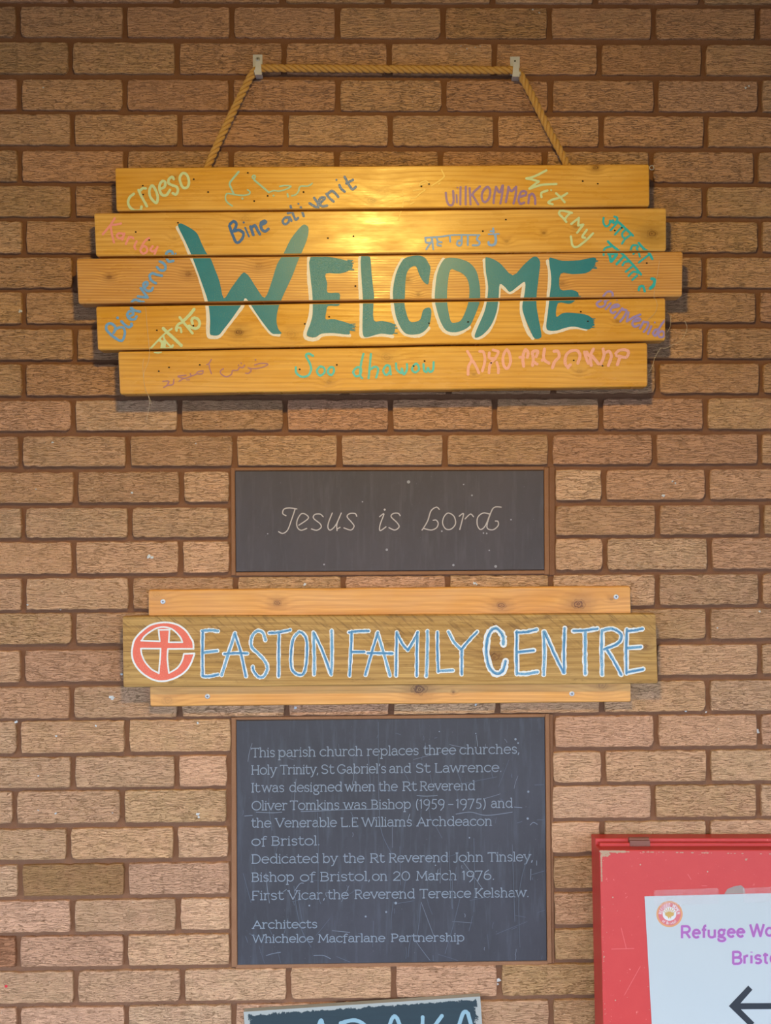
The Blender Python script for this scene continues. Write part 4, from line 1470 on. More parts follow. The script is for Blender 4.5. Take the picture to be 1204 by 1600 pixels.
def rope_path():
    R = 0.0
    key = [(322, 268, .040), (327, 254, .034), (345, 214, .024), (370, 162, .019), (390, 122, .018), (398, 110, .018), (406, 106.5, .018), (430, 106.5, .016), (500, 107, .0145),
           (600, 108, .014), (700, 109, .0145), (780, 110, .016), (800, 109.5, .018), (809, 112, .018), (816, 122, .018), (832, 152, .019), (858, 205, .024), (880, 246, .034), (887, 262, .040)]
    p3 = [P(x, y, s) for x, y, s in key]
    out = []
    for i in range(len(p3) - 1):
        p0, p1, p2, p4 = p3[max(i - 1, 0)], p3[i], p3[i + 1], p3[min(i + 2, len(p3) - 1)]
        n = max(2, int((p2 - p1).length / 0.0025))
        for k in range(n):
            u = k / n
            out.append(p1 + (p2 - p1) * u if True else p1)
    out.append(p3[-1])
    for _ in range(10):
        out = [out[0]] + [(out[i - 1] + out[i] * 2 + out[i + 1]) / 4 for i in range(1, len(out) - 1)] + [out[-1]]
    return out


rp = rope_path()
rope = empty('rope', P(602, 108, .015), '', '')
del rope['category']
del rope['label']
rope.parent = ws
rope.location = ORG[rope] - ORG[ws]
Rr, rs_, lead = 0.0044, 0.0041, 0.044
ph = 0.0
strands = [[], [], []]
for i, p in enumerate(rp):
    a = rp[max(i - 1, 0)]
    b = rp[min(i + 1, len(rp) - 1)]
    tt = (b - a).normalized()
    u = Vector((0, -1, 0))
    u = (u - tt * u.dot(tt)).normalized()
    vv = tt.cross(u)
    if i:
        ph += (p - rp[i - 1]).length / lead * 2 * math.pi
    for k in range(3):
        an = ph + k * 2 * math.pi / 3
        strands[k].append(p + (u * math.cos(an) + vv * math.sin(an)) * Rr)
for k in range(3):
    mb = MB()
    mb.tube(strands[k], rs_, 8)
    mb.build('strand', M['rope'], rope, smooth=True)

# ---- wall hooks that carry the rope
M['steel'] = plain('galvanised_steel', (206, 207, 212), 0.4, 0.1)
M['screw'] = plain('screw_zinc', (196, 198, 204), 0.35, 0.6)
M['slot_shade'] = plain('screw_recess_shade', (60, 58, 58), 0.7)  # dark colour painted for the shade inside screw crosses and the screw hole


def hook(cx, cy, label, shear, screw):
    h = empty('wall_hook', P(cx, cy + 20, 0), label, 'hook', 'steel wall hooks holding the rope')
    a = P(cx - 7.5, cy - 11, 0)
    b = P(cx + 7.5, cy + 18, 0)
    mb = MB()
    mb.box((a.x, -0.0022, b.z), (b.x, -0.0002, a.z), 0.0004)
    mb.build('back_plate', M['steel'], h)
    y0, y1 = -0.0345, 0.0
    lo_, hi_ = P(cx + shear - 4.5, cy + 20.5, 0.02), P(cx + shear + 6.5, cy + 16.2, 0.02)
    mb = MB()
    mb.box((lo_.x, -0.0340, lo_.z), (hi_.x, -0.0005, hi_.z), 0.0004)
    mb.build('shelf', M['steel'], h)
    # front lip, narrower towards its top
    fb = [P(cx + shear - 4.8, cy + 19.6, .0345), P(cx + shear + 6.4, cy + 19.6, .0345), P(cx + shear + 4.6, cy - 1.5, .034), P(cx + shear - 3.2, cy - 1.5, .034)]
    bk = [q + Vector((0, 0.002, 0)) for q in fb]
    mk('front_lip', fb + bk, [(0, 1, 2, 3), (7, 6, 5, 4), (0, 4, 5, 1), (1, 5, 6, 2), (2, 6, 7, 3), (3, 7, 4, 0)], M['steel'], h)
    c = P(cx + 0.2, cy - 4.6, 0.0022)
    mb = MB()
    if screw:
        mb.lathe(c, (0, -1, 0), [(0.0046, -0.001), (0.0044, 0.0008), (0.003, 0.0016)], 14)
        sc = mb.build('screw', M['screw'], h)
        mb = MB()
        q = c + Vector((0, -0.0017, 0))
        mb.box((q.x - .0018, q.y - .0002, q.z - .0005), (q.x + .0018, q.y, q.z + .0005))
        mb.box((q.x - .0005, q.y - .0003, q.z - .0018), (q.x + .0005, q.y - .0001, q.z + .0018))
        mb.build('screw_recess_shade', M['slot_shade'], sc)
    else:
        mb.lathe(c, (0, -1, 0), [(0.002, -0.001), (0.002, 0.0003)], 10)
        mb.build('screw_hole_shade', M['slot_shade'], h)


hook(402.5, 97, 'steel wall hook with a bright screw head carrying the rope', 0.0, True)
hook(804, 100, 'steel wall hook with a bare dark screw hole carrying the rope', 1.0, False)

# small screw eye at the top right end of the sign
e0 = P(1015, 262, 0.04)
mb = MB()
ring = [e0 + Vector((0.0035 + 0.0045 * math.cos(a), 0.0, 0.0045 * math.sin(a))) for a in [2 * math.pi * k / 14 for k in range(15)]]
mb.tube(ring, 0.0011, 6, cap=False)
mb.build('screw_eye', M['screw'], ws, smooth=True)

# ---- loose threads
M['thread'] = plain('thread_pale', (226, 210, 186), 0.7)
fl = crop(100, 420, 6.667)
fr_ = crop(940, 420, 6.667)


def thread(lst, label):
    base = empty('loose_thread', P(*lst[0][0][0], SF), label, 'thread')
    for pts, s in lst:
        q = catmull(pts, False, 5)
        mb = MB()
        mb.tube([P(x, y, s) for x, y in q], 0.00036, 5)
        mb.build('strand', M['thread'], base, smooth=True)


thread([(fl([(850, 400), (865, 600), (885, 800), (890, 860), (880, 960), (840, 1060), (830, 1150), (850, 1260), (880, 1330), (890, 1400), (880, 1480), (860, 1570)]), SF + .0013),
        (fl([(830, 930), (820, 1020), (830, 1140)]), SF + .0013), (fl([(872, 1310), (895, 1360), (915, 1430)]), SF + .0013)],
       'thin pale thread trailing down the planks beside the blue Bienvenue greeting')
thread([(fr_([(600, -90), (570, 100), (540, 280), (560, 320), (575, 380), (550, 460), (480, 530)]), SF + .0013),
        (fr_([(720, 480), (710, 600), (680, 660)]), .05),
        (fr_([(860, 540), (885, 620), (830, 740), (740, 790), (660, 830), (610, 830), (550, 930), (530, 1000), (490, 1080)]), .05)],
       'thin pale thread trailing past the purple Bienvenido greeting onto the bricks')

# ------------------------------------------------------------------ EASTON FAMILY CENTRE sign
E0, E1, E2 = 0.0022, 0.022, 0.044
es = empty('name_sign', P(610, 1103, 0.02), 'wooden EASTON FAMILY CENTRE board with red cross emblem on two back slats', 'sign')
Q1 = [(232, 922), (984, 916), (985, 966), (232.5, 970)]
Q2 = [(234, 1066), (984.5, 1060), (985, 1097), (235, 1104)]
Q3 = [(191.5, 963.5), (1023.5, 959), (1027, 1068), (193, 1074)]
k1 = knots_local(Q1, E1, [(433, 942, 6, .8), (783, 946, 7, .8), (904, 944, 10, .9), (955, 936, 3, .5), (245, 930, 8, .25)])
k2 = knots_local(Q2, E1, [(655, 1077, 11, .9), (708, 1082, 2, .9), (940, 1071, 9, .5), (262, 1094, 9, .35)])
k3 = knots_local(Q3, E2, [(772, 1026, 11, .65), (1008, 1010, 5, .8), (790, 985, 14, .22), (305, 1004, 6, .3)])
slat_a, slat_b, slat_d = (222, 168, 96), (212, 150, 70), (158, 94, 36)
m1 = wood_mat('slat_upper', slat_a, slat_b, slat_d, k1, ringf=230, ringamt=.22, streak=.3, rough=.45, bump=.2)
m2 = wood_mat('slat_lower', slat_a, slat_b, slat_d, k2, ringf=230, ringamt=.25, streak=.3, rough=.45, bump=.2)
m3 = wood_mat('board_sawn', (192, 156, 94), (180, 140, 78), (116, 82, 40), k3, ringf=150, ringamt=.38, streak=.45, rough=.6, bump=.4, sawn=True, spec=.3)
sl1 = plank('back_slat', Q1, E0, E1, m1, es, seed=21, jit=.4)
sl2 = plank('back_slat', Q2, E0, E1, m2, es, seed=22, jit=.4)
bd = plank('board', Q3, E1 + .0003, E2, m3, es, seed=23, jit=.35, bev=.0018)


def bd3(x, y, lift):
    return P(x, y, E2 + lift)


BR = inset(Q3, 1.0)
for x, y, sl in ((254.5, 940, sl1), (962, 932.5, sl1), (324, 1088, sl2), (893, 1084, sl2)):
    c = P(x, y, E1)
    mb = MB()
    mb.lathe(c, (0, -1, 0), [(0.0056, -0.001), (0.0054, 0.0006), (0.0042, 0.0013)], 16)
    sc = mb.build('screw', M['screw'], es)
    mb = MB()
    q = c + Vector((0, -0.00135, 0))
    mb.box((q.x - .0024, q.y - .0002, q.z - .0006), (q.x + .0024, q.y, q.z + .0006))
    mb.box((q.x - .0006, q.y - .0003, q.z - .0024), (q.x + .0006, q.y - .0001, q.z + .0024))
    mb.build('screw_recess_shade', M['slot_shade'], sc)

M['coral'] = paint_mat('paint_coral', (204, 92, 70), .5, .6, (222, 132, 108), .4)
M['chalk'] = paint_mat('paint_chalk_white', (204, 208, 210), .55, .35, (176, 168, 140))
M['eblue'] = paint_mat('paint_brushed_blue', (82, 136, 172), .5, .8, (176, 198, 212), .4, True)
M['eblue2'] = paint_mat('paint_dark_blue', (44, 104, 150), .5, .3, (120, 160, 190), .4)

f = crop(195, 965, 10.033)
outer = [(1075, 490), (1070, 390), (1040, 330), (960, 210), (840, 120), (700, 80), (560, 80), (400, 120), (250, 230), (150, 350), (115, 480), (110, 580), (140, 700), (220, 820),
         (340, 920), (480, 985), (620, 995), (780, 950), (930, 860), (1030, 730), (1090, 565)]
gap = [(925, 570), (890, 690), (820, 790), (690, 870), (665, 640), (675, 490)]
ul = [(265, 360), (310, 290), (400, 220), (500, 170), (525, 190), (545, 370)]
ur = [(705, 185), (725, 180), (800, 230), (870, 310), (900, 385), (690, 385)]
ll = [(255, 485), (555, 485), (550, 640), (530, 870), (420, 810), (320, 700), (265, 580)]
paint('emblem', [shape(f(outer + gap), [f(ul), f(ur), f(ll)])], bd3, M['coral'], bd, BR, 0.0004, 'coral red round emblem with a cross')
wl = [ribbon(f(outer), 2.8, False, True, .08)]
for s in ([(1090, 562), (925, 570)], [(925, 570), (890, 690), (820, 790), (690, 870)], [(690, 870), (665, 640), (675, 490)], [(675, 490), (1078, 488)],
          [(265, 360), (310, 290), (400, 220), (500, 165), (610, 148), (720, 172), (800, 230), (870, 310), (902, 385)], [(255, 362), (545, 372)], [(548, 372), (528, 190)],
          [(525, 192), (705, 190)], [(700, 190), (688, 385)], [(688, 388), (902, 388)], [(255, 485), (560, 485)], [(560, 485), (552, 640), (532, 875)],
          [(530, 870), (420, 810), (320, 700), (265, 580), (250, 485)]):
    wl.append(ribbon(f(s), 2.5, False, True, .08))
paint('emblem_outline', wl, bd3, M['chalk'], bd, BR, 0.0006)

fe, ff, fc = crop(305, 970, 5.235), crop(530, 970, 5.017), crop(750, 965, 4.543)
ECF = [
    (fe, [[(60, 450), (58, 270), (60, 90)], [(55, 85), (120, 78), (185, 85)], [(60, 260), (180, 245)], [(60, 450), (110, 455), (185, 440)]], 0),
    (fe, [[(215, 445), (270, 270), (325, 100)], [(325, 110), (375, 270), (415, 455)], [(235, 270), (330, 265), (425, 268)]], 0),
    (fe, [[(572, 160), (550, 95), (500, 85), (460, 140), (460, 215), (510, 265), (570, 330), (590, 390), (560, 450), (520, 460), (480, 420), (470, 375)]], 0),
    (fe, [[(605, 100), (680, 95), (775, 75)], [(685, 110), (682, 280), (680, 455)]], 0),
    (fe, [[(850, 90), (800, 150), (785, 270), (790, 390), (840, 440), (890, 420), (910, 300), (910, 160), (880, 105), (850, 90)]], 0),
    (fe, [[(970, 440), (972, 270), (965, 95)], [(970, 100), (1040, 250), (1105, 430)], [(1115, 80), (1118, 250), (1110, 440)]], 0),
    (ff, [[(80, 430), (90, 250), (95, 85)], [(75, 90), (150, 82), (230, 80)], [(95, 245), (195, 245)]], 0),
    (ff, [[(205, 425), (255, 240), (300, 90)], [(300, 95), (345, 250), (395, 430)], [(220, 252), (320, 255), (415, 255)]], 0),
    (ff, [[(445, 430), (448, 250), (450, 90)], [(450, 100), (495, 180), (535, 230)], [(535, 230), (580, 160), (615, 90)], [(612, 90), (608, 260), (605, 430)]], 0),
    (ff, [[(690, 80), (688, 250), (680, 435)]], 0),
    (ff, [[(768, 90), (770, 250), (775, 400)], [(775, 395), (890, 390)]], 0),
    (ff, [[(855, 85), (900, 170), (955, 225)], [(1080, 85), (1010, 160), (955, 225)], [(957, 225), (957, 320), (957, 420)]], 0),
    (fc, [[(165, 190), (160, 130), (110, 78), (62, 112), (42, 220), (62, 340), (110, 398), (160, 378), (180, 310)]], 2.5),
    (fc, [[(260, 400), (258, 250), (260, 100)], [(255, 105), (330, 100), (400, 85)], [(270, 245), (380, 232)], [(260, 395), (330, 398), (405, 385)]], 0.8),
    (fc, [[(450, 405), (455, 250), (450, 100)], [(455, 100), (520, 240), (590, 390)], [(600, 75), (595, 230), (595, 390)]], 0.8),
    (fc, [[(660, 95), (740, 92), (830, 78)], [(742, 100), (742, 260), (745, 400)]], 0.8),
    (fc, [[(865, 405), (862, 250), (865, 90)], [(865, 90), (940, 80), (1000, 120), (980, 180), (880, 225)], [(900, 230), (950, 310), (1000, 405)]], 0.8),
    (fc, [[(1038, 395), (1035, 230), (1040, 85)], [(1040, 95), (1090, 90), (1150, 80)], [(1045, 215), (1140, 208)], [(1040, 388), (1155, 365)]], 0.8),
]
for f, strokes, extra in ECF:
    lb = paint('painted_letter', [ribbon(f(s), 6.8 + extra * 1.5, False, True, .18) for s in strokes], bd3, M['chalk'], bd, BR, 0.0003)
    bs = []
    ds = []
    for s in strokes:
        q = f(s)
        n = len(q)
        q2 = [(x + random.uniform(-.5, .5), y + random.uniform(-.4, .4)) for x, y in q]
        bs.append(ribbon(q2, 3.9 + extra * .3, False, True, .22))
        q3 = [(x + random.uniform(-1.2, 1.2), y + random.uniform(-.8, .8)) for x, y in q]
        if random.random() < .75:
            i0 = random.randint(0, max(0, n - 3))
            ds.append(ribbon(q3[i0:], 1.5, False, True, .3))
    paint('brush_fill', bs, bd3, M['eblue'], bd, BR, 0.00055)
    if ds:
        paint('brush_streaks', ds, bd3, M['eblue2'], bd, BR, 0.0008, None, 'stuff')
# split along the middle of the sawn board
cr = [ribbon([(193, 1018), (230, 1020), (300, 1021)], .7), ribbon([(345, 1022), (500, 1022.5), (560, 1021), (640, 1020)], .6), ribbon([(770, 974), (777, 985), (776, 993)], .9),
      ribbon([(760, 1043), (764, 1030), (772, 1020)], .8), ribbon([(700, 1017), (760, 1019), (800, 1017)], .5)]
M['crack'] = plain('crack_brown', (84, 56, 30), .9)
o = paint('splits', cr, bd3, M['crack'], bd, BR, 0.00012)
o['kind'] = 'stuff'

# ------------------------------------------------------------------ red A-board leaning on the wall
M['red'] = None
t = NT('board_red')
v = t.obj()
n1 = t.noise(v, 30, 4, .6)
n2 = t.noise(v, 260, 2)
col = t.mix(n1, lin(174, 46, 44), lin(182, 55, 51))
col = t.mix(t.ramp(t.noise(v, 120, 3, .7), [(.68, 0.), (.74, .5)]), col, lin(226, 150, 140))
col = t.mix(t.ramp(t.noise(t.mapping(v, (160, 1, 160)), 1, 4, .8), [(.72, 0.), (.76, .8)]), col, lin(200, 180, 160))
M['red'] = t.out(col, .42, t.bump(n2, .15, .0006), spec=.4)
M['chipw'] = plain('bare_wood_chip', (176, 146, 122), .85)
M['rust'] = plain('hinge_rust', (128, 82, 70), .6, .3)

lean = math.radians(6.0)
up = Vector((0, math.sin(lean), math.cos(lean)))       # up along the board (towards the wall)
out_ = Vector((0, -math.cos(lean), math.sin(lean)))    # out of the board face
H = 1.0
base = Vector((0.0, 0.0, 0.0))
topback = P(923, 1303, 0.004)
x0 = topback.x
wid = 0.64
org = Vector((x0, topback.y, topback.z)) - up * (topback.z / up.z)
Ht = topback.z / up.z


def ab(x, h, d):
    """board frame: x from its left edge, h up its face, d outwards from its back"""
    return org + Vector((x, 0, 0)) + up * h + out_ * d


abd = empty('a_board', org + Vector((wid / 2, 0, 0)), 'red painted folding pavement board leaning against the brick wall', 'sign board')


def ab_box(name, x_a, x_b, h_a, h_b, d_a, d_b, mat, parent, bev=.002):
    mb = MB()
    mb.box((x_a, d_a, h_a), (x_b, d_b, h_b), bev)
    vs = [ab(q.x, q.z, q.y) for q in mb.v]
    return mk(name, vs, [tuple(reversed(f)) for f in mb.f], mat, parent)


T1, T2, T3 = 0.044, 0.049, 0.094
ab_box('back_panel', 0, wid, 0.012, Ht, 0.0, T1, M['red'], abd)
fc0 = on_plane(936, 1328, ab(0, 0, T3), out_) - org
FX, FH = fc0.x, fc0.dot(up)
fp = ab_box('front_panel', FX, wid - FX, 0.012, FH, T2, T3, M['red'], abd)
ab_box('side_moulding', FX + .002, 0.006, 0.02, FH - .03, T1 - .006, T2 + .012, M['red'], abd, .001)
ab_box('top_bead', 0.006, wid - .006, FH - .012, (Ht + FH) / 2, T1 - .002, T2 + .010, M['red'], abd, .0015)
for hx in (0.068, wid - .12):
    hg = ab_box('hinge', hx, hx + .042, FH - .002, Ht - .0015, T1 + .0005, T2 + .012, M['rust'], abd, .0006)
    mb = MB()
    mb.tube([ab(hx + .0005, Ht - .001, (T1 + T2) / 2 + .004), ab(hx + .0415, Ht - .001, (T1 + T2) / 2 + .004)], .0050, 10)
    mb.build('hinge_knuckle', M['rust'], hg)

pf = ab(0, 0, T3)


def ab3(x, y, lift):
    return on_plane(x, y, pf + out_ * lift, out_)


chips = []
rs = random.Random(5)
for i in range(60):
    chips.append(dot((rs.uniform(940, 1204), rs.uniform(1332, 1600)), rs.uniform(.3, .65), 6))
for i in range(22):
    x = 938.5 + abs(rs.gauss(0, 10))
    chips.append(dot((x, 1331 + abs(rs.gauss(0, 5)) * max(.2, (1 - (x - 936) / 40))), rs.uniform(.8, 2.2), 7, rs.uniform(.7, 2)))
for x in [938 + rs.uniform(0, 266) for _ in range(34)] + [938 + 2.2 * q for q in range(20)]:
    if True:
        chips.append(dot((x + 1.5, 1330.2 + (x - 936) * .0155), rs.uniform(.6, 1.5) * (1.4 if x < 975 else .7), 6, 2.2))
for y in [1332 + rs.uniform(0, 268) for _ in range(26)] + [1332 + 2.5 * q for q in range(18)]:
    if True:
        chips.append(dot((938.6 + (y - 1328) * .0245, y + 1), rs.uniform(.7, 1.3) * (1.5 if y < 1378 else .7), 6, .8))
for x, y, r in ((1165, 1343, 1.7), (1105, 1362, 1.3), (957, 1402, 1.2), (961, 1563, 1.2), (943.5, 1495, 1.2), (1000, 1351, 1.3)):
    chips.append(dot((x, y), r, 8))
rub = []
for s in ([(1096, 1384), (1104, 1384)], [(1074, 1366), (1079, 1374)], [(970, 1450), (978, 1482)], [(1000, 1510), (975, 1555)], [(955, 1483), (990, 1482)]):
    rub.append(ribbon(s, 1.0))
reg = [(936.5, 1328.5), (1300, 1334), (1310, 1900), (950, 1900)]
M['rub'] = plain('rubbed_red', (206, 92, 88), .5)
o = paint('rub_marks', rub, ab3, M['rub'], fp, None, 0.0002)
o['kind'] = 'stuff'
o = paint('paint_chips', chips, ab3, M['chipw'], fp, None, 0.0002)
o['kind'] = 'stuff'
for x, y in ((1000, 1349.5), (1119, 1349.5), (957, 1401)):
    mb = MB()
    mb.lathe(ab3(x, y, 0), out_, [(0.0034, -.0008), (.0034, .0003), (.0018, -.0004 + .0006)], 12)
    mb.build('screw_dimple', M['red'], fp)

# ---- printed poster taped to the board
t = NT('poster_paper')
col = t.mix(t.noise(t.obj(), 8, 3), lin(163, 170, 174), lin(169, 174, 176))
M['paper'] = t.out(col, .3, t.bump(t.noise(t.obj(), 14, 2), .25, .002), spec=.5)
M['ptext'] = plain('print_purple', (154, 84, 156), .45)
M['pshadow'] = plain('print_lilac_edge', (186, 164, 200), .45)
M['arrow'] = plain('print_navy', (22, 28, 42), .4, nz=.25, scale=120)
M['lo_orange'] = plain('print_orange', (202, 138, 92), .45)
M['lo_pink'] = plain('print_coral_pink', (198, 98, 104), .45)
M['lo_white'] = plain('print_white', (200, 200, 202), .45)
M['lo_gold'] = plain('print_gold', (186, 148, 76), .45)
pc = [(1006.5, 1400.5), (1290, 1393.5), (1305, 1790), (1029, 1800)]
pfr = [ab3(x, y, .0011) for x, y in pc]
pbk = [ab3(x, y, .0001) for x, y in pc]
ps = empty('printed_poster', (pfr[2] + pfr[3]) / 2, 'pale blue white printed poster with black arrow taped to the red board', 'poster')
sheet = mk('sheet', pfr + pbk, [(3, 2, 1, 0), (4, 5, 6, 7), (0, 1, 5, 4), (1, 2, 6, 5), (2, 3, 7, 6), (3, 0, 4, 7)], M['paper'], ps)


def ps3(x, y, lift):
    return ab3(x, y, .0011 + lift)


def circ(c, r, n=36):
    return [(c[0] + r * math.cos(2 * math.pi * k / n), c[1] + r * math.sin(2 * math.pi * k / n)) for k in range(n)]


LC = (1045.5, 1428.2)
badge = paint('round_logo', [shape(circ(LC, 20.5))], ps3, M['lo_orange'], ps, None, .0001, 'round coral and orange logo')
paint('logo_band', [shape(circ(LC, 17.6))], ps3, M['lo_pink'], badge, None, .0002)
paint('logo_centre', [shape(circ((LC[0], LC[1] - .3), 10.8))], ps3, M['lo_white'], badge, None, .0003)
rays = []
for k in range(9):
    a = math.radians(180 + 22.5 * k)
    cx, cy = LC[0], LC[1] - .2
    if 0 < k < 8:
        rays.append(ribbon([(cx + 5.2 * math.cos(a), cy + 5.2 * math.sin(a)), (cx + 9.6 * math.cos(a), cy + 9.6 * math.sin(a))], 1.1, False, False))
paint('logo_rays', rays, ps3, M['lo_gold'], badge, None, .0004)
g = [(1038, 1427), (1041, 1426), (1043.5, 1424), (1047, 1424), (1050, 1426), (1053.2, 1427), (1051.5, 1431), (1048.5, 1432), (1047.5, 1436), (1046, 1432.5), (1044.5, 1436), (1042, 1432), (1039.5, 1431)]
paint('logo_hands', [shape(g)], ps3, M['lo_gold'], badge, None, .0004)


def font_polys(txt, size):
    cu = bpy.data.curves.new('txt', 'FONT')
    cu.body = txt
    cu.size = size
    cu.offset = 0.0
    ob = bpy.data.objects.new('txt', cu)
    COL.objects.link(ob)
    bpy.context.view_layer.update()
    dg = bpy.context.evaluated_depsgraph_get()
    me = bpy.data.meshes.new_from_object(ob.evaluated_get(dg))
    polys = [[Vector((me.vertices[i].co.x, me.vertices[i].co.y)) for i in p.vertices] for p in me.polygons]
    bpy.data.objects.remove(ob)
    bpy.data.meshes.remove(me)
    return polys


# sans-serif single-line letters for the poster headings (drawn with a fat pen)
A = arc
SG = {
    'R': (.70, [[(.08, 0), (.08, .92), (.34, .92)] + A(.36, .68, .22, .24, 90, -90, 7) + [(.08, .44)], [(.34, .44), (.60, 0)]]),
    'e': (.58, [[(.07, .36), (.50, .36)] + A(.285, .33, .22, .30, 8, 318, 11)]),
    'f': (.36, [[(.16, 0), (.16, .74)] + A(.30, .74, .14, .20, 180, 85, 4), [(.02, .62), (.32, .62)]]),
    'u': (.60, [[(.08, .62), (.08, .22)] + A(.28, .22, .20, .20, 180, 360, 7) + [(.48, .62)], [(.48, .22), (.48, 0)]]),
    'g': (.60, [A(.28, .38, .18, .22, 0, 360, 12), [(.42, .52), (.54, .62)], [(.18, .20), (.10, .08), (.26, .02), (.42, 0)] + A(.30, -.14, .22, .14, 60, -215, 8)]),
    'W': (.96, [[(.04, .92), (.26, 0), (.48, .90), (.70, 0), (.92, .92)]]),
    'o': (.62, [A(.30, .32, .22, .30, 0, 360, 14)]),
    'm': (.90, [[(.08, 0), (.08, .62)], [(.08, .40)] + A(.25, .42, .17, .20, 180, 0, 6) + [(.42, 0)], [(.42, .40)] + A(.60, .42, .18, .20, 180, 0, 6) + [(.78, 0)]]),
    'n': (.60, [[(.08, 0), (.08, .62)], [(.08, .40)] + A(.28, .40, .20, .22, 180, 0, 6) + [(.48, 0)]]),
    'B': (.70, [[(.08, 0), (.08, .92), (.34, .92)] + A(.36, .70, .20, .22, 90, -90, 6) + [(.08, .48)], [(.36, .48)] + A(.38, .24, .23, .24, 90, -90, 6) + [(.08, 0)]]),
    'r': (.40, [[(.08, 0), (.08, .62)], [(.08, .38)] + A(.26, .38, .18, .23, 180, 70, 4)]),
    'i': (.24, [[(.10, 0), (.10, .62)], [(.10, .84), (.10, .90)]]),
    's': (.54, [[(.44, .52)] + A(.26, .47, .17, .15, 30, 260, 6) + A(.26, .17, .19, .16, 80, -150, 7)]),
    't': (.40, [[(.16, .80), (.16, .16)] + A(.28, .16, .12, .14, 180, 290, 4), [(.02, .62), (.34, .62)]]),
    'l': (.24, [[(.10, 0), (.10, .92)]]),
    ' ': (.30, []),
}


KX = 1.19


def heading(txt, x, y, size, slope, w_, mat, name, base_):
    st = []
    cx = x
    for ch in txt:
        gw, ss = SG[ch]
        for s in ss:
            pts = [(cx + gx * size * KX, y + (cx - x + gx * size * KX) * slope - gy * size) for gx, gy in s]
            st.append(ribbon(pts, w_, False, False, 0, cap=False))
        cx += gw * size * KX + .7
    paint(name, st, ps3, mat, ps, None, base_)


for txt, x, y in (('Refugee', 1063, 1466), ('Women', 1170.5, 1463), ('of', 1263, 1461.1), ('Bristol', 1143, 1506)):
    sz = 20.3
    heading(txt, x + .9, y + .9, sz, -.02, 3.7, M['pshadow'], 'heading_edge', .00012)
    heading(txt, x, y, sz, -.02, 3.7, M['ptext'], 'heading_word', .0003)
ar = [(1138, 1572), (1168.5, 1540), (1175, 1546.5), (1156.5, 1567.5), (1262, 1567), (1262, 1576.5), (1157, 1577), (1178, 1598), (1171.5, 1604.5)]
paint('arrow', [shape(ar)], ps3, M['arrow'], ps, None, .0002, 'thick dark navy arrow pointing left')

# curved lettering on the badge
def ring_text(txt, r, a0, a1, size, flip, w_, name):
    st = []
    n = len(txt)
    for i, ch in enumerate(txt):
        if ch == ' ':
            continue
        a = math.radians(a0 + (a1 - a0) * i / (n - 1))
        c = Vector((LC[0] + r * math.cos(a), LC[1] + r * math.sin(a)))
        rad = Vector((math.cos(a), math.sin(a)))
        upv = rad if not flip else -rad
        rt = Vector((-upv.y, upv.x))
        gw, ss = CG[ch]
        for s in ss:
            pts = [c + rt * ((gx - gw / 2) * size) + upv * (gy - .5) * size for gx, gy in s]
            st.append(ribbon([(p.x, p.y) for p in pts], w_, False, False, 0, cap=False))
    paint(name, st, ps3, M['lo_white'], badge, None, .0005)


CG = {'R': (.6, [[(.05, 0), (.05, 1), (.5, .95), (.5, .55), (.05, .5)], [(.2, .5), (.55, 0)]]), 'E': (.5, [[(.5, 1), (.05, 1), (.05, 0), (.5, 0)], [(.05, .5), (.4, .5)]]),
      'F': (.5, [[(.5, 1), (.05, 1), (.05, 0)], [(.05, .5), (.4, .5)]]), 'U': (.6, [[(.05, 1), (.05, .1), (.3, 0), (.55, .1), (.55, 1)]]),
      'G': (.6, [[(.55, .85), (.3, 1), (.05, .7), (.05, .3), (.3, 0), (.55, .15), (.55, .5), (.35, .5)]]), 'W': (.8, [[(0, 1), (.2, 0), (.4, .9), (.6, 0), (.8, 1)]]),
      'O': (.65, [A(.32, .5, .3, .5, 0, 360, 10)]), 'M': (.8, [[(.05, 0), (.1, 1), (.4, .3), (.7, 1), (.75, 0)]]), 'N': (.6, [[(.05, 0), (.05, 1), (.55, 0), (.55, 1)]]),
      'o': (.5, [A(.25, .3, .22, .3, 0, 360, 8)]), 'f': (.4, [[(.15, 0), (.15, .8), (.4, 1)], [(0, .6), (.35, .6)]]), 'B': (.6, [[(.05, 0), (.05, 1), (.45, .95), (.45, .55), (.05, .5)], [(.45, .5), (.55, .1), (.05, 0)]]),
      'r': (.35, [[(.05, 0), (.05, .6), (.3, .6)]]), 'i': (.2, [[(.1, 0), (.1, .6)], [(.1, .8), (.1, .95)]]), 's': (.4, [[(.35, .55), (.05, .5), (.35, .15), (.05, .05)]]),
      't': (.4, [[(.15, .9), (.15, 0), (.35, 0)], [(0, .6), (.35, .6)]]), 'l': (.2, [[(.1, 0), (.1, 1)]])}
ring_text('REFUGEE WOMEN', 14.2, 186, 354, 4.6, False, .75, 'logo_name')
ring_text('of Bristol', 14.3, 132, 50, 4.0, True, .6, 'logo_town')

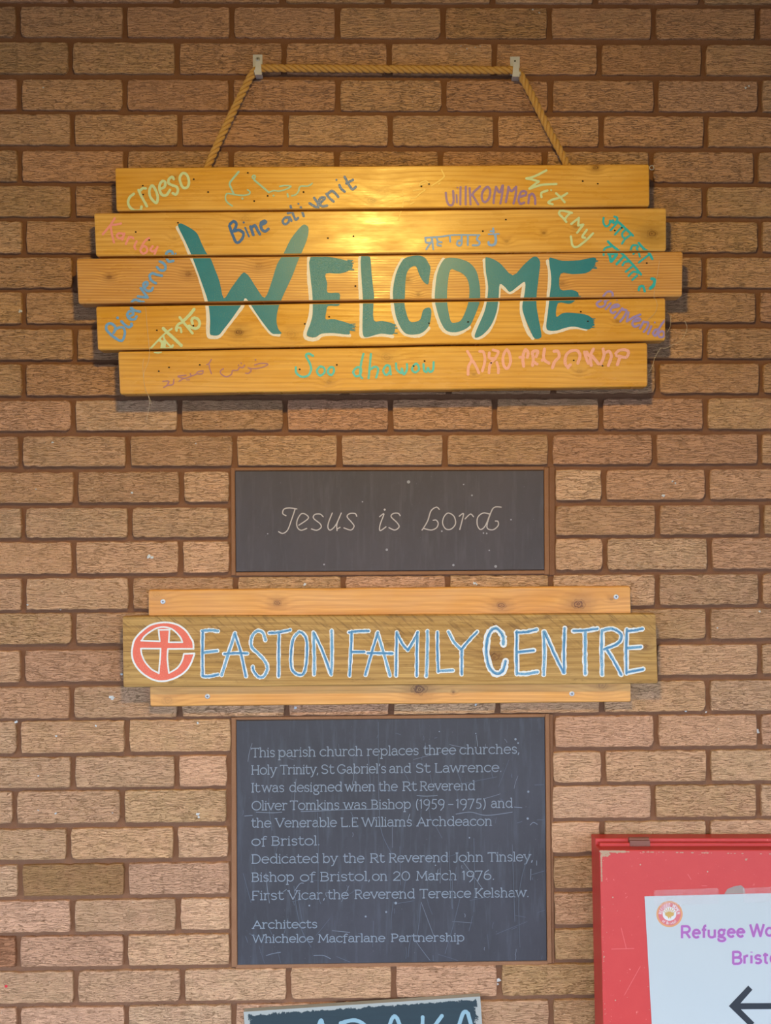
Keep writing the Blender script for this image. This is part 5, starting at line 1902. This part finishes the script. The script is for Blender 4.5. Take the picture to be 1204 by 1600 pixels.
# tape and torn label above the poster
t = NT('clear_tape')
t.b.inputs['Transmission Weight'].default_value = .0
t.b.inputs['Alpha'].default_value = .07
M['tape'] = t.out(lin(226, 214, 216), .25, None, spec=.6)
M['tape_dull'] = plain('tape_residue', (146, 128, 122), .6)
for q, l_ in (([(1021, 1391), (1122, 1387.5), (1123, 1412), (1022, 1416)], .0019), ([(1160, 1388), (1240, 1384), (1241, 1408), (1161, 1410)], .0019)):
    a_ = [ab3(x, y, l_ + .0002) for x, y in q]
    b_ = [ab3(x, y, l_) for x, y in q]
    mk('tape', a_ + b_, [(3, 2, 1, 0), (4, 5, 6, 7), (0, 1, 5, 4), (1, 2, 6, 5), (2, 3, 7, 6), (3, 0, 4, 7)], M['tape'], ps)
torn = [(1131, 1397), (1136, 1389), (1146, 1385), (1157, 1383), (1162, 1387), (1164, 1396)]
paint('torn_sticker', [shape(torn)], ab3, M['tape_dull'], fp, None, .0004, 'torn grey sticker remnant')

# ------------------------------------------------------------------ teal board with pale blue lettering below the slate
t = NT('board_navy_chipped')
v = t.obj()
sep = t.n('ShaderNodeSeparateXYZ')
t.link(v, sep.inputs[0])
th = math.atan2(24, 370)
bw, bh = 0.0, 0.0
n1 = t.noise(v, 70, 5, .7)
n2 = t.noise(v, 20, 3)
NB_TL, NB_TR = P(380.5, 1581, .016), P(750, 1557, .016)
nbx = (NB_TR - NB_TL).normalized()
nbz = Vector((-nbx.z, 0, nbx.x))
NBW = (NB_TR - NB_TL).length
NBH = 0.26
nb_c = NB_TL + nbx * NBW / 2 - nbz * NBH / 2
rx = t.math('ADD', t.math('MULTIPLY', sep.outputs[0], nbx.x), t.math('MULTIPLY', sep.outputs[2], nbx.z))
rz = t.math('ADD', t.math('MULTIPLY', sep.outputs[0], nbz.x), t.math('MULTIPLY', sep.outputs[2], nbz.z))
ex = t.math('SUBTRACT', NBW / 2, t.math('ABSOLUTE', rx))
ez = t.math('SUBTRACT', NBH / 2, t.math('ABSOLUTE', rz))
edge = t.math('MINIMUM', t.math('MULTIPLY', ex, .62), ez)
edge = t.math('ADD', edge, t.math('MULTIPLY', t.math('SUBTRACT', n1, .5), .022))
edge = t.math('ADD', edge, t.math('MULTIPLY', t.math('SUBTRACT', n2, .5), .008))
bare = t.ramp(edge, [(.0070, 1.0), (.0082, 0.0)])
col = t.mix(t.noise(t.mapping(v, (9, 1, 120)), 1, 3), lin(26, 42, 50), lin(34, 52, 60))
col = t.mix(bare, col, lin(150, 152, 148))
M['navy'] = t.out(col, .55, t.bump(n1, .2, .0008))
M['iceblue'] = paint_mat('paint_ice_blue', (122, 150, 162), .5, .2, (96, 122, 136))
fr4 = [nb_c + nbx * sx * NBW / 2 + nbz * sz * NBH / 2 for sx, sz in ((-1, -1), (1, -1), (1, 1), (-1, 1))]
nb = empty('painted_board', (fr4[0] + fr4[1]) / 2, 'chipped dark teal painted board with pale blue letters tilted below the tall slate', 'sign board')
bk4 = [q + Vector((0, .0145, 0)) for q in fr4]
panel = mk('panel', fr4 + bk4, [(0, 1, 2, 3), (7, 6, 5, 4), (0, 4, 5, 1), (1, 5, 6, 2), (2, 6, 7, 3), (3, 7, 4, 0)], M['navy'], nb, origin=nb_c)


def nb3(x, y, lift):
    return P(x, y, .016 + lift)


sl_ = -24 / 370.0


def nbp(x, d):
    return (x - sl_ * -d * 0.0, 1583 + (x - 727) * sl_ + d)


BL = [[[(480, 60), (499, 1), (503, 1)], [(503, 1), (524, 60)], [(488, 38), (516, 38)]],
      [[(541, 60), (540, 30), (538, 2)], [(532, 3), (555, 0), (572, 12), (566, 28), (542, 32)], [(552, 32), (576, 60)]],
      [[(594, 60), (612, 2), (620, 1)], [(620, 1), (642, 60)], [(602, 38), (634, 38)]],
      [[(660, 2), (660, 30), (662, 60)], [(690, 2), (676, 20), (664, 32)], [(668, 28), (698, 60)]],
      [[(706, 60), (722, 2), (731, 1)], [(731, 1), (746, 58)], [(712, 38), (742, 38)]]]
for g in BL:
    paint('painted_letter', [ribbon([nbp(x, d) for x, d in s], 6.0, False, True, .1) for s in g], nb3, M['iceblue'], panel, None, .0004)

# ------------------------------------------------------------------ paint spatters on the bricks
M['spat'] = plain('spatter_white', (206, 210, 214), .8)
M['spat_red'] = plain('spatter_red', (200, 40, 50), .7)
spots = [(32, 486, 3), (68, 137, 1.5), (206, 770, 1.8), (56, 764, 1.2), (82, 691, 1.8), (232, 870, 3.6), (237, 871, 2.6), (176, 1090, 3.2), (172, 1089, 2.4), (93, 952, 2), (43, 945, 1.6),
         (150, 1134, 2.2), (88, 1150, 1.8), (26, 1128, 2.4), (309, 1130, 2), (309, 1272, 2.6), (310, 1277, 2), (87, 1271, 2), (476, 913, 2), (741, 911, 2.2), (744, 913, 1.6), (461, 1106, 2.2),
         (743, 1101, 2.2), (190, 1053, 1.8), (523, 1506, 2.4), (779, 1535, 3.4), (778, 1541, 2), (1184, 1142, 2.6), (1186, 1146, 2), (1120, 981, 1.6), (1186, 955, 1.8), (1105, 1114, 1.5),
         (1036, 774, 2.4), (1050, 752, 1.8), (1055, 755, 1.4), (1164, 137, 1.8), (1170, 134, 1.4), (832, 15, 1.4), (842, 20, 1.3), (1073, 1112, 1.5), (60, 1212, 1.2), (729, 76, .9), (742, 74, .8),
         (720, 72, .8), (750, 72, .8), (712, 84, .8), (306, 693, 1.2), (176, 1270, 1.2), (60, 1266, 1.2)]
JOINT = {(779, 1535), (778, 1541), (1184, 1142), (1186, 1146), (1105, 1114), (1073, 1112), (523, 1506), (93, 952)}
r2 = random.Random(9)
vs, fs = [], []
for x, y, r in spots:
    c = P(x, y, 0.0004)
    n = 9
    m0 = len(vs)
    dy = 0.0098 if (x, y) in JOINT else 0.0
    vs.append(c + Vector((0, dy - .0018, 0)))
    for k in range(n):
        a = 2 * math.pi * k / n
        rr_ = r * S * r2.uniform(.55, 1.25)
        vs.append(Vector((c.x + rr_ * 1.2 * math.cos(a), dy - 0.0008, c.z + rr_ * math.sin(a))))
    for k in range(n):
        fs.append((m0, m0 + 1 + k, m0 + 1 + (k + 1) % n))
o = mk('paint_spatters', vs, fs, M['spat'], wall)
o['kind'] = 'stuff'
o = paint('paint_spot', [dot((9.5, 1541), 2.4, 12)], lambda x, y, l: P(x, y, .0009), M['spat_red'], wall)
